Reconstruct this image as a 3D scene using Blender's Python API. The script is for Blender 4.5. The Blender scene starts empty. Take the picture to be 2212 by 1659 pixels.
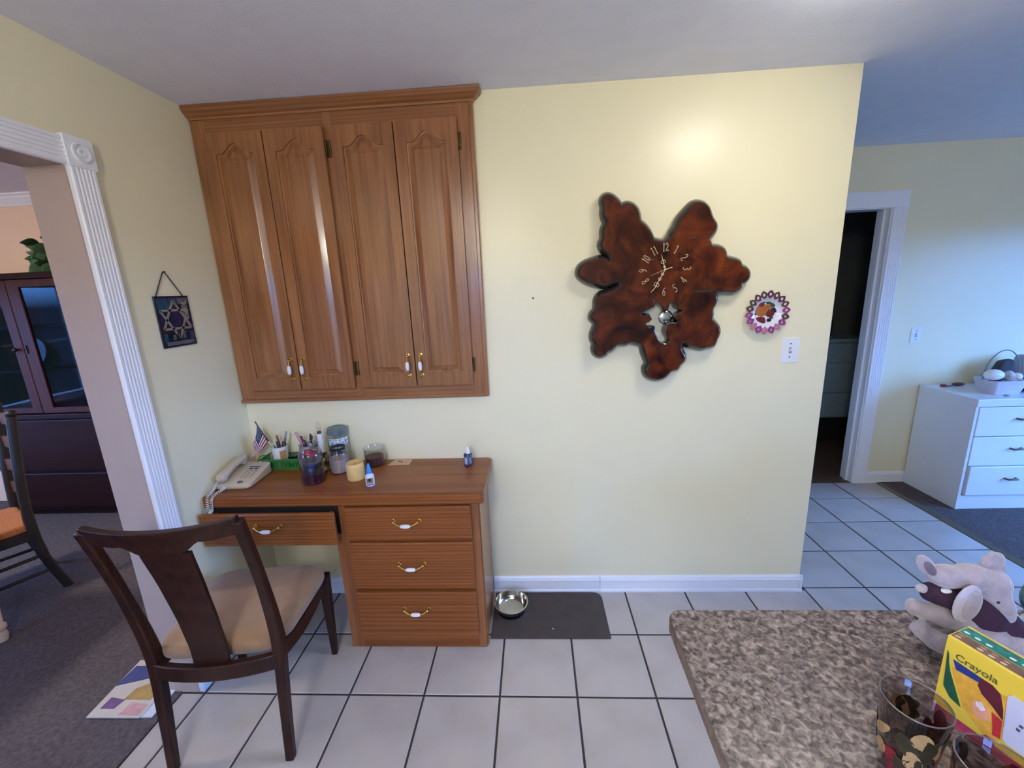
import bpy, bmesh, math, random
from mathutils import Vector, Matrix
from mathutils.geometry import tessellate_polygon
random.seed(7)
PI = math.pi
scene = bpy.context.scene
C = scene.collection

# ------------------------------------------------------------------ camera
cd = bpy.data.cameras.new('camera'); cam = bpy.data.objects.new('camera', cd); C.objects.link(cam)
cd.sensor_width = 36.0; cd.lens = 909.44 * 36.0 / 2212.0; cd.clip_start = 0.02
_R = ((0.9978854, 0.0486268, -0.0431295), (0.0310713, 0.2259493, 0.9736434), (-0.0570903, 0.9729246, -0.2239606))
_m = Matrix.Identity(4)
for i in range(3):
    _m[i][0] = _R[0][i]; _m[i][1] = _R[1][i]; _m[i][2] = -_R[2][i]
_m.translation = (1.47695, -1.99709, 1.62686)
cam.matrix_world = _m
scene.camera = cam

# ------------------------------------------------------------------ world, exposure, daylight
SKY = (0.13, 0.37, 1.0); SKY_STRENGTH = 12.5
w = bpy.data.worlds.new('sky'); scene.world = w; w.use_nodes = True
nt = w.node_tree; nt.nodes.clear()
_o = nt.nodes.new('ShaderNodeOutputWorld'); _b = nt.nodes.new('ShaderNodeBackground')
_tc = nt.nodes.new('ShaderNodeTexCoord'); _sx = nt.nodes.new('ShaderNodeSeparateXYZ'); _cr = nt.nodes.new('ShaderNodeValToRGB')
nt.links.new(_tc.outputs['Generated'], _sx.inputs[0]); nt.links.new(_sx.outputs['Z'], _cr.inputs[0])
_cr.color_ramp.elements[0].position = 0.0; _cr.color_ramp.elements[0].color = (0.010, 0.018, 0.026, 1)
_cr.color_ramp.elements[1].position = 0.03; _cr.color_ramp.elements[1].color = (*SKY, 1)
nt.links.new(_cr.outputs[0], _b.inputs[0]); _b.inputs[1].default_value = SKY_STRENGTH
nt.links.new(_b.outputs[0], _o.inputs[0])
scene.view_settings.view_transform = 'Standard'; scene.view_settings.look = 'None'
scene.view_settings.gamma = 1.0; scene.view_settings.use_curve_mapping = False
scene.view_settings.exposure = 1.02
LAMP_K = 34.0          # radiance of the lit ceiling lamp glass
LAMP_RGB = (1.0, 0.97, 0.86)

def portal(name, loc, rot, sx, sy):
    l = bpy.data.lights.new(name, 'AREA'); l.shape = 'RECTANGLE'; l.size = sx; l.size_y = sy
    o = bpy.data.objects.new(name, l); C.objects.link(o); o.location = loc; o.rotation_euler = rot
    l.cycles.is_portal = True
    return o
# sky portals sit in the real window openings (they only guide sampling of the sky)
portal('sky_portal_family_window', (6.18, -0.55, 1.2), (0, PI/2, 0), 1.6, 2.0)
portal('sky_portal_kitchen_window', (1.2, -4.38, 1.6), (PI/2, 0, 0), 1.3, 0.7)
portal('sky_portal_dining_window', (-3.98, -0.6, 1.25), (0, -PI/2, 0), 1.3, 1.0)
portal('sky_portal_dining_front_window', (-2.2, -3.18, 1.25), (PI/2, 0, 0), 1.0, 1.3)

# ------------------------------------------------------------------ materials
MATS = {}
def _new(name):
    m = bpy.data.materials.new(name); m.use_nodes = True; MATS[name] = m
    t = m.node_tree; b = t.nodes['Principled BSDF']
    return m, t, b
def srgb(r, g, b):
    f = lambda c: ((c/255)/12.92 if c/255 <= 0.04045 else (((c/255)+0.055)/1.055)**2.4)
    return (f(r), f(g), f(b))
def plain(name, col, rough=0.5, metal=0.0, spec=0.5, var=0.06, vscale=12.0, bump=0.0, bscale=60.0, coat=0.0, sheen=0.0, trans=0.0, emit=None, emit_s=0.0):
    m, t, b = _new(name)
    n = t.nodes.new('ShaderNodeTexNoise'); n.inputs['Scale'].default_value = vscale; n.inputs['Detail'].default_value = 4
    tc = t.nodes.new('ShaderNodeTexCoord'); t.links.new(tc.outputs['Object'], n.inputs['Vector'])
    r = t.nodes.new('ShaderNodeValToRGB')
    r.color_ramp.elements[0].position = 0.3; r.color_ramp.elements[1].position = 0.7
    r.color_ramp.elements[0].color = (*[max(0, c*(1-var)) for c in col], 1); r.color_ramp.elements[1].color = (*[min(1, c*(1+var)) for c in col], 1)
    t.links.new(n.outputs['Fac'], r.inputs[0]); t.links.new(r.outputs[0], b.inputs['Base Color'])
    b.inputs['Roughness'].default_value = rough; b.inputs['Metallic'].default_value = metal
    b.inputs['Specular IOR Level'].default_value = spec
    b.inputs['Coat Weight'].default_value = coat; b.inputs['Coat Roughness'].default_value = 0.08
    b.inputs['Sheen Weight'].default_value = sheen
    b.inputs['Transmission Weight'].default_value = trans
    if emit: b.inputs['Emission Color'].default_value = (*emit, 1); b.inputs['Emission Strength'].default_value = emit_s
    if bump:
        n2 = t.nodes.new('ShaderNodeTexNoise'); n2.inputs['Scale'].default_value = bscale; n2.inputs['Detail'].default_value = 3
        t.links.new(tc.outputs['Object'], n2.inputs['Vector'])
        bp = t.nodes.new('ShaderNodeBump'); bp.inputs['Strength'].default_value = bump; bp.inputs['Distance'].default_value = 0.004
        t.links.new(n2.outputs['Fac'], bp.inputs['Height']); t.links.new(bp.outputs[0], b.inputs['Normal'])
    return m
def wood(name, dark, mid, light, axis=2, rough=0.35, coat=0.0, scale=1.0, cathedral=0.2):
    """grain runs along object axis"""
    m, t, b = _new(name); L = t.links
    tc = t.nodes.new('ShaderNodeTexCoord')
    def stretched(across, along):
        mp = t.nodes.new('ShaderNodeMapping'); s = [across*scale]*3; s[axis] = along*scale
        mp.inputs['Scale'].default_value = s; L.new(tc.outputs['Object'], mp.inputs['Vector']); return mp
    n1 = t.nodes.new('ShaderNodeTexNoise'); n1.inputs['Scale'].default_value = 1.0; n1.inputs['Detail'].default_value = 5; n1.inputs['Roughness'].default_value = 0.6
    L.new(stretched(70, 1.4).outputs[0], n1.inputs['Vector'])
    n2 = t.nodes.new('ShaderNodeTexNoise'); n2.inputs['Scale'].default_value = 1.0; n2.inputs['Detail'].default_value = 3
    L.new(stretched(260, 7).outputs[0], n2.inputs['Vector'])
    wv = t.nodes.new('ShaderNodeTexWave'); wv.wave_type = 'RINGS'; wv.inputs['Scale'].default_value = 1.0
    wv.inputs['Distortion'].default_value = 5.0; wv.inputs['Detail'].default_value = 2.0; wv.inputs['Detail Scale'].default_value = 0.8
    L.new(stretched(22, 0.8).outputs[0], wv.inputs['Vector'])
    a = t.nodes.new('ShaderNodeMath'); a.operation = 'MULTIPLY'; a.inputs[1].default_value = cathedral
    L.new(wv.outputs['Fac'], a.inputs[0])
    ad = t.nodes.new('ShaderNodeMath'); ad.operation = 'MULTIPLY_ADD'; ad.inputs[1].default_value = 1.0 - cathedral
    L.new(n1.outputs['Fac'], ad.inputs[0]); L.new(a.outputs[0], ad.inputs[2])
    sub = t.nodes.new('ShaderNodeMath'); sub.operation = 'MULTIPLY_ADD'; sub.inputs[1].default_value = 0.35
    L.new(n2.outputs['Fac'], sub.inputs[0])
    sb = t.nodes.new('ShaderNodeMath'); sb.operation = 'SUBTRACT'; sb.inputs[1].default_value = 0.17
    L.new(ad.outputs[0], sb.inputs[0]); L.new(sb.outputs[0], sub.inputs[2])
    r = t.nodes.new('ShaderNodeValToRGB'); e = r.color_ramp.elements
    e[0].position = 0.25; e[0].color = (*dark, 1); e[1].position = 0.75; e[1].color = (*light, 1)
    k = e.new(0.5); k.color = (*mid, 1)
    L.new(sub.outputs[0], r.inputs[0]); L.new(r.outputs[0], b.inputs['Base Color'])
    bp = t.nodes.new('ShaderNodeBump'); bp.inputs['Strength'].default_value = 0.08; bp.inputs['Distance'].default_value = 0.002
    L.new(n2.outputs['Fac'], bp.inputs['Height']); L.new(bp.outputs[0], b.inputs['Normal'])
    b.inputs['Roughness'].default_value = rough; b.inputs['Coat Weight'].default_value = coat; b.inputs['Coat Roughness'].default_value = 0.12
    return m
def thin_glass(name, tint=(1, 1, 1), gloss=0.03, ior=1.45, power=2.6):
    m, t, b = _new(name); L = t.links; t.nodes.remove(b)
    out = t.nodes['Material Output']
    tr = t.nodes.new('ShaderNodeBsdfTransparent'); tr.inputs[0].default_value = (*tint, 1)
    gl = t.nodes.new('ShaderNodeBsdfGlossy'); gl.inputs['Roughness'].default_value = gloss
    lw = t.nodes.new('ShaderNodeLayerWeight'); lw.inputs['Blend'].default_value = 0.5
    pw = t.nodes.new('ShaderNodeMath'); pw.operation = 'POWER'; pw.inputs[1].default_value = power; L.new(lw.outputs['Facing'], pw.inputs[0])
    fr = t.nodes.new('ShaderNodeMath'); fr.operation = 'MULTIPLY_ADD'; fr.inputs[1].default_value = 0.85; fr.inputs[2].default_value = ((ior-1)/(ior+1))**2; L.new(pw.outputs[0], fr.inputs[0])
    mx = t.nodes.new('ShaderNodeMixShader')
    L.new(fr.outputs[0], mx.inputs[0]); L.new(tr.outputs[0], mx.inputs[1]); L.new(gl.outputs[0], mx.inputs[2]); L.new(mx.outputs[0], out.inputs[0])
    return m
def ramp_noise(name, cols, scale, rough=0.4, detail=6.0, dist=0.0, stretch=(1, 1, 1), spec=0.5, vor=None, bump=0.0):
    """cols: list of (pos, rgb)"""
    m, t, b = _new(name); L = t.links
    tc = t.nodes.new('ShaderNodeTexCoord'); mp = t.nodes.new('ShaderNodeMapping'); mp.inputs['Scale'].default_value = stretch
    L.new(tc.outputs['Object'], mp.inputs['Vector'])
    n = t.nodes.new('ShaderNodeTexNoise'); n.inputs['Scale'].default_value = scale; n.inputs['Detail'].default_value = detail; n.inputs['Distortion'].default_value = dist
    L.new(mp.outputs[0], n.inputs['Vector'])
    r = t.nodes.new('ShaderNodeValToRGB'); e = r.color_ramp.elements
    e[0].position, e[1].position = cols[0][0], cols[-1][0]; e[0].color = (*cols[0][1], 1); e[1].color = (*cols[-1][1], 1)
    for p, c in cols[1:-1]:
        k = e.new(p); k.color = (*c, 1)
    L.new(n.outputs['Fac'], r.inputs[0]); src = r.outputs[0]
    if vor:
        v = t.nodes.new('ShaderNodeTexVoronoi'); v.inputs['Scale'].default_value = vor[0]; L.new(mp.outputs[0], v.inputs['Vector'])
        r2 = t.nodes.new('ShaderNodeValToRGB'); e2 = r2.color_ramp.elements
        e2[0].position, e2[1].position = vor[1][0][0], vor[1][-1][0]; e2[0].color = (*vor[1][0][1], 1); e2[1].color = (*vor[1][-1][1], 1)
        for p, c in vor[1][1:-1]:
            k = e2.new(p); k.color = (*c, 1)
        sp = t.nodes.new('ShaderNodeSeparateColor'); L.new(v.outputs['Color'], sp.inputs[0]); L.new(sp.outputs[0], r2.inputs[0])
        mx = t.nodes.new('ShaderNodeMix'); mx.data_type = 'RGBA'; mx.inputs[0].default_value = vor[2]
        L.new(src, mx.inputs[6]); L.new(r2.outputs[0], mx.inputs[7]); src = mx.outputs[2]
    L.new(src, b.inputs['Base Color']); b.inputs['Roughness'].default_value = rough; b.inputs['Specular IOR Level'].default_value = spec
    if bump:
        bp = t.nodes.new('ShaderNodeBump'); bp.inputs['Strength'].default_value = bump; bp.inputs['Distance'].default_value = 0.004
        L.new(n.outputs['Fac'], bp.inputs['Height']); L.new(bp.outputs[0], b.inputs['Normal'])
    return m

YELLOW = srgb(241, 232, 199)
M_WALL = plain('yellow_wall_paint', YELLOW, rough=0.33, var=0.012, vscale=3, bump=0.05, bscale=90)
M_PEACH = plain('peach_wall_paint', srgb(246, 210, 182), rough=0.6, var=0.02)
M_CEIL = plain('ceiling_paint', srgb(236, 237, 250), rough=0.9, var=0.02, bump=0.2, bscale=120)
M_TRIM = plain('white_trim_paint', srgb(242, 241, 247), rough=0.3, var=0.01)
M_JAMB = plain('jamb_paint', srgb(178, 158, 148), rough=0.45, var=0.02)
M_TILE = ramp_noise('floor_tile_glaze', [(0.3, srgb(174, 163, 156)), (0.55, srgb(186, 176, 170)), (0.8, srgb(192, 182, 172))], 5.0, rough=0.30, detail=8)
M_GROUT = plain('dark_grout', srgb(62, 54, 50), rough=0.9, var=0.2, vscale=30)
M_CARPET = ramp_noise('taupe_carpet', [(0.25, srgb(80, 73, 75)), (0.5, srgb(94, 86, 88)), (0.75, srgb(110, 101, 102))], 70, rough=1.0, detail=10, spec=0.05, bump=0.8)
M_OAKV = wood('oak_vertical_grain', srgb(122, 76, 44), srgb(148, 96, 58), srgb(166, 112, 70), axis=2, rough=0.26, coat=0.25)
M_OAKH = wood('oak_horizontal_grain', srgb(122, 76, 44), srgb(146, 94, 56), srgb(162, 108, 66), axis=0, rough=0.28, coat=0.2)
M_DESKH = wood('desk_oak_horizontal', srgb(116, 64, 30), srgb(136, 78, 38), srgb(150, 90, 46), axis=0, rough=0.3, coat=0.15, cathedral=0.3)
M_DESKV = wood('desk_oak_vertical', srgb(122, 70, 38), srgb(142, 86, 48), srgb(156, 98, 56), axis=2, rough=0.3, coat=0.15, cathedral=0.3)
M_WALNUT = wood('dark_walnut', srgb(34, 16, 12), srgb(46, 23, 17), srgb(58, 30, 22), axis=2, rough=0.32, coat=0.1, cathedral=0.2)
M_MAHOG = wood('red_brown_mahogany', srgb(52, 23, 21), srgb(68, 32, 28), srgb(82, 42, 36), axis=2, rough=0.4, cathedral=0.2)
M_MAHOGH = wood('red_brown_mahogany_horizontal', srgb(30, 14, 15), srgb(40, 19, 19), srgb(50, 25, 24), axis=0, rough=0.4, cathedral=0.2)
for _m2, _s in ((M_WALNUT, 0.25), (M_MAHOG, 0.25), (M_MAHOGH, 0.15), (M_DESKH, 0.3)): _m2.node_tree.nodes['Principled BSDF'].inputs['Specular IOR Level'].default_value = _s
for _m2 in (M_WALNUT, M_DESKH): _m2.node_tree.nodes['Principled BSDF'].inputs['Coat Weight'].default_value = 0.03
M_BLACKWOOD = plain('black_painted_wood', srgb(34, 30, 30), rough=0.45, var=0.2)
M_RUSH = ramp_noise('orange_rush_weave', [(0.3, srgb(150, 84, 44)), (0.7, srgb(206, 130, 76))], 40, rough=0.8, stretch=(1, 8, 1), bump=0.5)
M_SEAT = plain('tan_seat_fabric', srgb(150, 114, 80), rough=0.9, var=0.08, vscale=25, bump=0.35, bscale=220, sheen=0.3)
M_BRASS = plain('polished_brass', srgb(214, 176, 92), rough=0.18, metal=1.0, var=0.05)
M_AGEDBRASS = plain('aged_brass_hinge', srgb(96, 78, 44), rough=0.4, metal=0.9, var=0.2)
M_PORC = plain('white_porcelain', srgb(236, 234, 238), rough=0.12, var=0.01)
M_DARK = plain('dark_void', srgb(22, 18, 16), rough=0.9, var=0.1)
M_BLACK = plain('black_plastic', srgb(24, 24, 30), rough=0.35, var=0.05)
M_STEEL = plain('brushed_steel', srgb(196, 194, 190), rough=0.16, metal=1.0, var=0.06, vscale=20)
M_WHITEPL = plain('white_plastic', srgb(236, 236, 240), rough=0.35, var=0.01)
M_GLASS = thin_glass('clear_glass', (0.93, 0.94, 0.94))

# ------------------------------------------------------------------ mesh builder
class MB:
    def __init__(self): self.v = []; self.f = []; self.mi = []; self.cur = 0
    def mat(self, i): self.cur = i; return self
    def add(self, vs, fs):
        n = len(self.v); self.v += [tuple(p) for p in vs]
        for f in fs: self.f.append([n+i for i in f]); self.mi.append(self.cur)
        return self
    def box(self, x0, x1, y0, y1, z0, z1):
        x0, x1 = sorted((x0, x1)); y0, y1 = sorted((y0, y1)); z0, z1 = sorted((z0, z1))
        return self.add([(x0,y0,z0),(x1,y0,z0),(x1,y1,z0),(x0,y1,z0),(x0,y0,z1),(x1,y0,z1),(x1,y1,z1),(x0,y1,z1)],
            [(0,3,2,1),(4,5,6,7),(0,1,5,4),(1,2,6,5),(2,3,7,6),(3,0,4,7)])
    def hull8(self, pts): # bottom 4 ccw, top 4 ccw
        return self.add(pts, [(0,3,2,1),(4,5,6,7),(0,1,5,4),(1,2,6,5),(2,3,7,6),(3,0,4,7)])
    def loops(self, rings, cap=True, closed=True):
        n = len(rings[0]); vs = [p for r in rings for p in r]; fs = []
        for i in range(len(rings)-1):
            for j in range(n if closed else n-1):
                a = i*n+j; b = i*n+(j+1) % n
                fs.append((a, b, b+n, a+n))
        if cap and closed:
            fs.append(tuple(range(n-1, -1, -1))); fs.append(tuple((len(rings)-1)*n+j for j in range(n)))
        return self.add(vs, fs)
    def tube(self, pts, r, n=10, cap=True):
        pts = [Vector(p) for p in pts]; rs = r if isinstance(r, (list, tuple)) else [r]*len(pts)
        rings = []; up = None
        for i, p in enumerate(pts):
            t = (pts[min(i+1, len(pts)-1)] - pts[max(i-1, 0)]).normalized()
            if up is None:
                up = Vector((0, 0, 1)) if abs(t.z) < 0.9 else Vector((1, 0, 0))
            a = (up - t*up.dot(t)).normalized(); b = t.cross(a); up = a
            rings.append([p + (a*math.cos(2*PI*k/n) + b*math.sin(2*PI*k/n))*rs[i] for k in range(n)])
        return self.loops(rings, cap)
    def sweep(self, pts, sizes, side):
        """rectangular section; sizes [(w along side, d across)]; side = vector or list"""
        pts = [Vector(p) for p in pts]; rings = []
        for i, p in enumerate(pts):
            t = (pts[min(i+1, len(pts)-1)] - pts[max(i-1, 0)]).normalized()
            s = Vector(side[i] if isinstance(side, list) else side); s = (s - t*s.dot(t)).normalized(); d = t.cross(s)
            w, h = sizes[i] if isinstance(sizes, list) else sizes
            rings.append([p + s*w/2*a + d*h/2*b for a, b in ((-1,-1),(1,-1),(1,1),(-1,1))])
        return self.loops(rings)
    def lathe(self, prof, n=24, c=(0, 0, 0), cap=True):
        rings = [[(c[0]+r*math.cos(2*PI*k/n), c[1]+r*math.sin(2*PI*k/n), c[2]+z) for k in range(n)] for r, z in prof]
        return self.loops(rings, cap)
    def ball(self, c, r, n=16, m=10, rot=None):
        if not isinstance(r, (list, tuple)): r = (r, r, r)
        c = Vector(c); vs = []; fs = []
        for i in range(1, m):
            for k in range(n):
                p = Vector((r[0]*math.sin(PI*i/m)*math.cos(2*PI*k/n), r[1]*math.sin(PI*i/m)*math.sin(2*PI*k/n), r[2]*math.cos(PI*i/m)))
                vs.append(c + (rot @ p if rot else p))
        top = Vector((0, 0, r[2])); bot = -top
        vs += [c + (rot @ top if rot else top), c + (rot @ bot if rot else bot)]; T = len(vs)-2; B = T+1
        for i in range(m-2):
            for k in range(n):
                a = i*n+k; b = i*n+(k+1) % n; fs.append((a, a+n, b+n, b))
        for k in range(n): fs.append((T, k, (k+1) % n)); fs.append((B, (m-2)*n+(k+1) % n, (m-2)*n+k))
        return self.add(vs, fs)
    def poly(self, outer, holes, f0, f1):
        """prism from a 2-D polygon with holes; f0/f1 map (a,b)->3-D for the two faces (lists allow other outlines)"""
        tri = tessellate_polygon([[Vector((a, b, 0)) for a, b in L] for L in [outer]+holes])
        flat = [p for L in [outer]+holes for p in L]; n = len(flat)
        self.add([f0(*p) for p in flat] + [f1(*p) for p in flat], [])
        base = len(self.v) - 2*n
        for t in tri:
            self.f.append([base+i for i in t]); self.mi.append(self.cur)
            self.f.append([base+n+i for i in reversed(t)]); self.mi.append(self.cur)
        o = 0
        for L in [outer]+holes:
            k = len(L)
            for i in range(k):
                a = base+o+i; b = base+o+(i+1) % k
                self.f.append([a, b, b+n, a+n]); self.mi.append(self.cur)
            o += k
        return self
    def build(self, name, mats, parent=None, world=True, smooth=None, bevel=0.0, seg=2, loc=None, mods=None):
        me = bpy.data.meshes.new(name); off = Vector((0, 0, 0))
        if parent is not None and world:
            off = Vector(parent.location)
            if parent.parent is not None: off = off + Vector(parent.parent.location)
        if loc is not None and parent is None: off = Vector(loc)
        me.from_pydata([Vector(p)-off for p in self.v], [], self.f); me.update()
        if not isinstance(mats, (list, tuple)): mats = [mats]
        for m in mats: me.materials.append(m)
        me.polygons.foreach_set('material_index', self.mi)
        bm = bmesh.new(); bm.from_mesh(me); bmesh.ops.recalc_face_normals(bm, faces=bm.faces); bm.to_mesh(me); bm.free()
        if smooth is not None:
            me.polygons.foreach_set('use_smooth', [True]*len(me.polygons)); me.set_sharp_from_angle(angle=math.radians(smooth))
        o = bpy.data.objects.new(name, me); C.objects.link(o)
        if parent is not None: o.parent = parent
        if loc is not None and parent is None: o.location = loc
        if bevel:
            b = o.modifiers.new('bevel', 'BEVEL'); b.width = bevel; b.segments = seg; b.limit_method = 'ANGLE'; b.angle_limit = math.radians(40)
            b.harden_normals = False
        return o
def tag(o, label=None, cat=None, group=None, kind=None):
    if label: o['label'] = label
    if cat: o['category'] = cat
    if group: o['group'] = group
    if kind: o['kind'] = kind
    return o
def thing(name, label, cat, loc=(0, 0, 0), rz=0.0, group=None, kind=None):
    o = bpy.data.objects.new(name, None); C.objects.link(o); o.empty_display_size = 0.05
    o.location = loc; o.rotation_euler = (0, 0, rz)
    return tag(o, label, cat, group, kind)
def B(name, mats, box, parent=None, bevel=0.0, world=True):
    return MB().box(*box).build(name, mats, parent, world, bevel=bevel)
def struct(o): o['kind'] = 'structure'; return o
def remesh(o, size, smooth=4):
    r = o.modifiers.new('remesh', 'REMESH'); r.mode = 'VOXEL'; r.voxel_size = size; r.use_smooth_shade = True
    s = o.modifiers.new('smooth', 'SMOOTH'); s.factor = 0.5; s.iterations = smooth
    return o
# ================================================================== STRUCTURE
H = 2.44
XR = 2.826           # right end of the back wall
YF = 1.21            # far wall beyond the hall
def wall_hole(name, axis, p0, p1, lo, hi, z0, z1, holes, mat):
    """wall slab between p0,p1 on `axis`, spanning lo..hi on the other; holes = [(a0,a1,z0,z1)] sorted along a"""
    mb = MB()
    def bx(a0, a1, c0, c1):
        if a1-a0 < 1e-5 or c1-c0 < 1e-5: return
        if axis == 0: mb.box(p0, p1, a0, a1, c0, c1)
        else: mb.box(a0, a1, p0, p1, c0, c1)
    a = lo
    for (h0, h1, k0, k1) in holes:
        bx(a, h0, z0, z1); bx(h0, h1, z0, k0); bx(h0, h1, k1, z1); a = h1
    bx(a, hi, z0, z1)
    return struct(mb.build(name, mat))
def window(n, axis, pos, a0, a1, z0, z1, cols, rows, inward):
    """frame, sill and muntins in an opening; pos = wall plane on the room side"""
    d0, d1 = pos - inward*0.10, pos + inward*0.015
    root = struct(thing('window_%d' % n, None, None, (pos if axis == 0 else (a0+a1)/2, (a0+a1)/2 if axis == 0 else pos, z0)))
    def bx(mb, u0, u1, w0, w1, e0=d0, e1=d1):
        if axis == 0: mb.box(e0, e1, u0, u1, w0, w1)
        else: mb.box(u0, u1, e0, e1, w0, w1)
    m = MB(); t = 0.05
    bx(m, a0, a0+t, z0, z1); bx(m, a1-t, a1, z0, z1); bx(m, a0+t, a1-t, z0, z0+t); bx(m, a0+t, a1-t, z1-t, z1)
    m.build('window_frame', M_TRIM, root)
    m = MB(); bx(m, a0-0.05, a1+0.05, z0-0.03, z0, pos, pos+inward*0.06); m.build('window_sill', M_TRIM, root)
    c0, c1 = pos-inward*0.06, pos-inward*0.035
    for i in range(1, cols):
        m = MB(); u = a0 + (a1-a0)*i/cols; bx(m, u-0.012, u+0.012, z0+t, z1-t, c0, c1); m.build('muntin', M_TRIM, root)
    for i in range(1, rows):
        m = MB(); v = z0 + (z1-z0)*i/rows; bx(m, a0+t, a1-t, v-0.012, v+0.012, c0, c1); m.build('muntin', M_TRIM, root)
    return root

# --- floor: grout bed with individual tiles
TP = 0.31529; TX0 = 0.6588; TY0 = 0.0189; GR = 0.0085
mb = MB(); mb.box(-0.075, 4.127, -4.4, 0.0, -0.05, -0.003); mb.box(XR, 4.127, 0.0, YF+0.12, -0.05, -0.003); mb.box(1.5, XR, 0.12, YF, -0.05, -0.003)
floor = struct(mb.build('floor', M_GROUT))
tile_cache = {}
def tile(x0, x1, y0, y1):
    if x1-x0 < 0.012 or y1-y0 < 0.012: return
    k = (round(x1-x0, 3), round(y1-y0, 3))
    if k not in tile_cache:
        a, b = k[0]/2, k[1]/2; c = 0.003; r = [(-a, -b), (a, -b), (a, b), (-a, b)]
        i = [(-a+c, -b+c), (a-c, -b+c), (a-c, b-c), (-a+c, b-c)]
        m = MB().loops([[(p, q, -0.006) for p, q in r], [(p, q, -0.0022) for p, q in r], [(p, q, 0.0) for p, q in i]])
        o = m.build('tile', M_TILE, floor, world=False); tile_cache[k] = o.data
    else:
        o = bpy.data.objects.new('tile', tile_cache[k]); C.objects.link(o); o.parent = floor
    o.location = ((x0+x1)/2, (y0+y1)/2, 0.0)
for u in range(-3, 11):
    for v in range(-14, 4):
        x0, x1 = TX0+u*TP+GR/2, TX0+(u+1)*TP-GR/2; y0, y1 = TY0+v*TP+GR/2, TY0+(v+1)*TP-GR/2
        y0 = max(y0, -4.39); y1 = min(y1, YF-0.001)
        if v < 0:
            if v == -1 and x1 < XR+0.1: y1 = min(y1, -0.001)
            if u == -3: x0 = max(x0, -0.07) if -1.85 < (y0+y1)/2 < -0.61 else max(x0, 0.001)
        else:
            if x1 < 1.6: continue
            x0 = max(x0, 1.502)
            if v == 0 and x0 < XR: y0 = max(y0, 0.122)
        tile(x0, x1, y0, y1)
struct(MB().box(-4.0, -0.135, -3.2, 1.13, -0.05, 0.004).box(-0.135, -0.075, -1.85, -0.61, -0.05, 0.004).build('floor_dining', M_CARPET))
struct(MB().box(4.178, 6.2, -4.4, YF, -0.05, 0.008).build('floor_family', M_CARPET))
M_THRESH = plain('carpet_edge_strip', srgb(120, 122, 112), rough=0.4, metal=0.5)
M_EDGE_SHADE = plain('painted_edge_shade', srgb(96, 78, 68), rough=0.9, var=0.15)  # brown colour paints the shadow beside the metal strip
th = struct(thing('trim_4', None, None, (4.15, 0, 0)))
MB().add([(4.127, -4.39, -0.02), (4.127, YF, -0.02), (4.127, YF, 0.001), (4.127, -4.39, 0.001), (4.148, -4.39, 0.009), (4.148, YF, 0.009), (4.148, YF, -0.02), (4.148, -4.39, -0.02)],
         [(0, 1, 2, 3), (3, 2, 5, 4), (4, 5, 6, 7), (0, 7, 6, 1), (0, 3, 4, 7), (1, 6, 5, 2)]).build('metal_strip', M_THRESH, th)
MB().box(4.148, 4.178, -4.39, YF, -0.02, 0.0075).build('edge_shade_strip', M_EDGE_SHADE, th)  # solid band in place of the shadow along the carpet edge

# --- ceiling
struct(MB().box(-4.12, 6.32, -4.52, 3.1, H, H+0.1).build('ceiling', M_CEIL))

# --- back wall (recess for the cabinet at its upper left)
mb = MB(); mb.box(0, 1.243, 0, 0.12, 0, 1.132); mb.box(1.243, XR, 0, 0.12, 0, H); mb.box(0, 1.243, 0.108, 0.12, 1.132, H)
struct(mb.build('wall_back', M_WALL, bevel=0.0))
# --- left wall with the wide opening to the dining room
OY0, OY1, OZ = -1.85, -0.61, 2.068
def left_half(mb, x0, x1):
    mb.box(x0, x1, OY1+0.02, YF+0.12, 0, H); mb.box(x0, x1, OY0-0.02, OY1+0.02, OZ+0.02, H); mb.box(x0, x1, -4.4, OY0-0.02, 0, H)
mb = MB(); left_half(mb, -0.0675, 0); mb.mat(1); left_half(mb, -0.135, -0.0675)
struct(mb.build('wall_left', [M_WALL, M_PEACH]))
# jamb boards of that opening
jm = struct(thing('trim_1', None, None, (0, OY1, 0)))
MB().box(-0.138, 0.002, OY1, OY1+0.02, 0, OZ+0.02).build('jamb', M_JAMB, jm)
MB().box(-0.138, 0.002, OY0-0.02, OY0, 0, OZ+0.02).build('jamb', M_JAMB, jm)
MB().box(-0.138, 0.002, OY0, OY1, OZ, OZ+0.02).build('head_jamb', M_JAMB, jm)
def flute_profile(w, t, n=5):
    """(a across, d proud) polygon"""
    pts = [(0, 0), (0, t*0.75), (0.004, t)]
    g = (w-0.02)/n
    for i in range(n):
        a = 0.01 + i*g
        pts += [(a+g*0.15, t), (a+g*0.32, t-0.0045), (a+g*0.68, t-0.0045), (a+g*0.85, t)]
    return pts + [(w-0.004, t), (w, t*0.75), (w, 0)]
def casing(root, kind, f, length, mat=M_TRIM, w=0.085):
    mb = MB(); pr = flute_profile(w, 0.018)
    mb.poly(pr, [], lambda a, d: f(a, d, 0.0), lambda a, d: f(a, d, length))
    return mb.build(kind, mat, root, smooth=40)
cs = struct(thing('trim_2', None, None, (0, -0.56, 0)))
casing(cs, 'fluted_casing', lambda a, d, l: (d, -0.605+a, 0.10+l), OZ-0.10)
casing(cs, 'fluted_header', lambda a, d, l: (d, -0.605-l, OZ+a), 1.25)
casing(cs, 'fluted_casing', lambda a, d, l: (d, -1.855-a, 0.0+l), OZ)
MB().box(0, 0.023, -0.607, -0.518, 0, 0.10).build('plinth_block', M_TRIM, cs, bevel=0.002)
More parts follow.
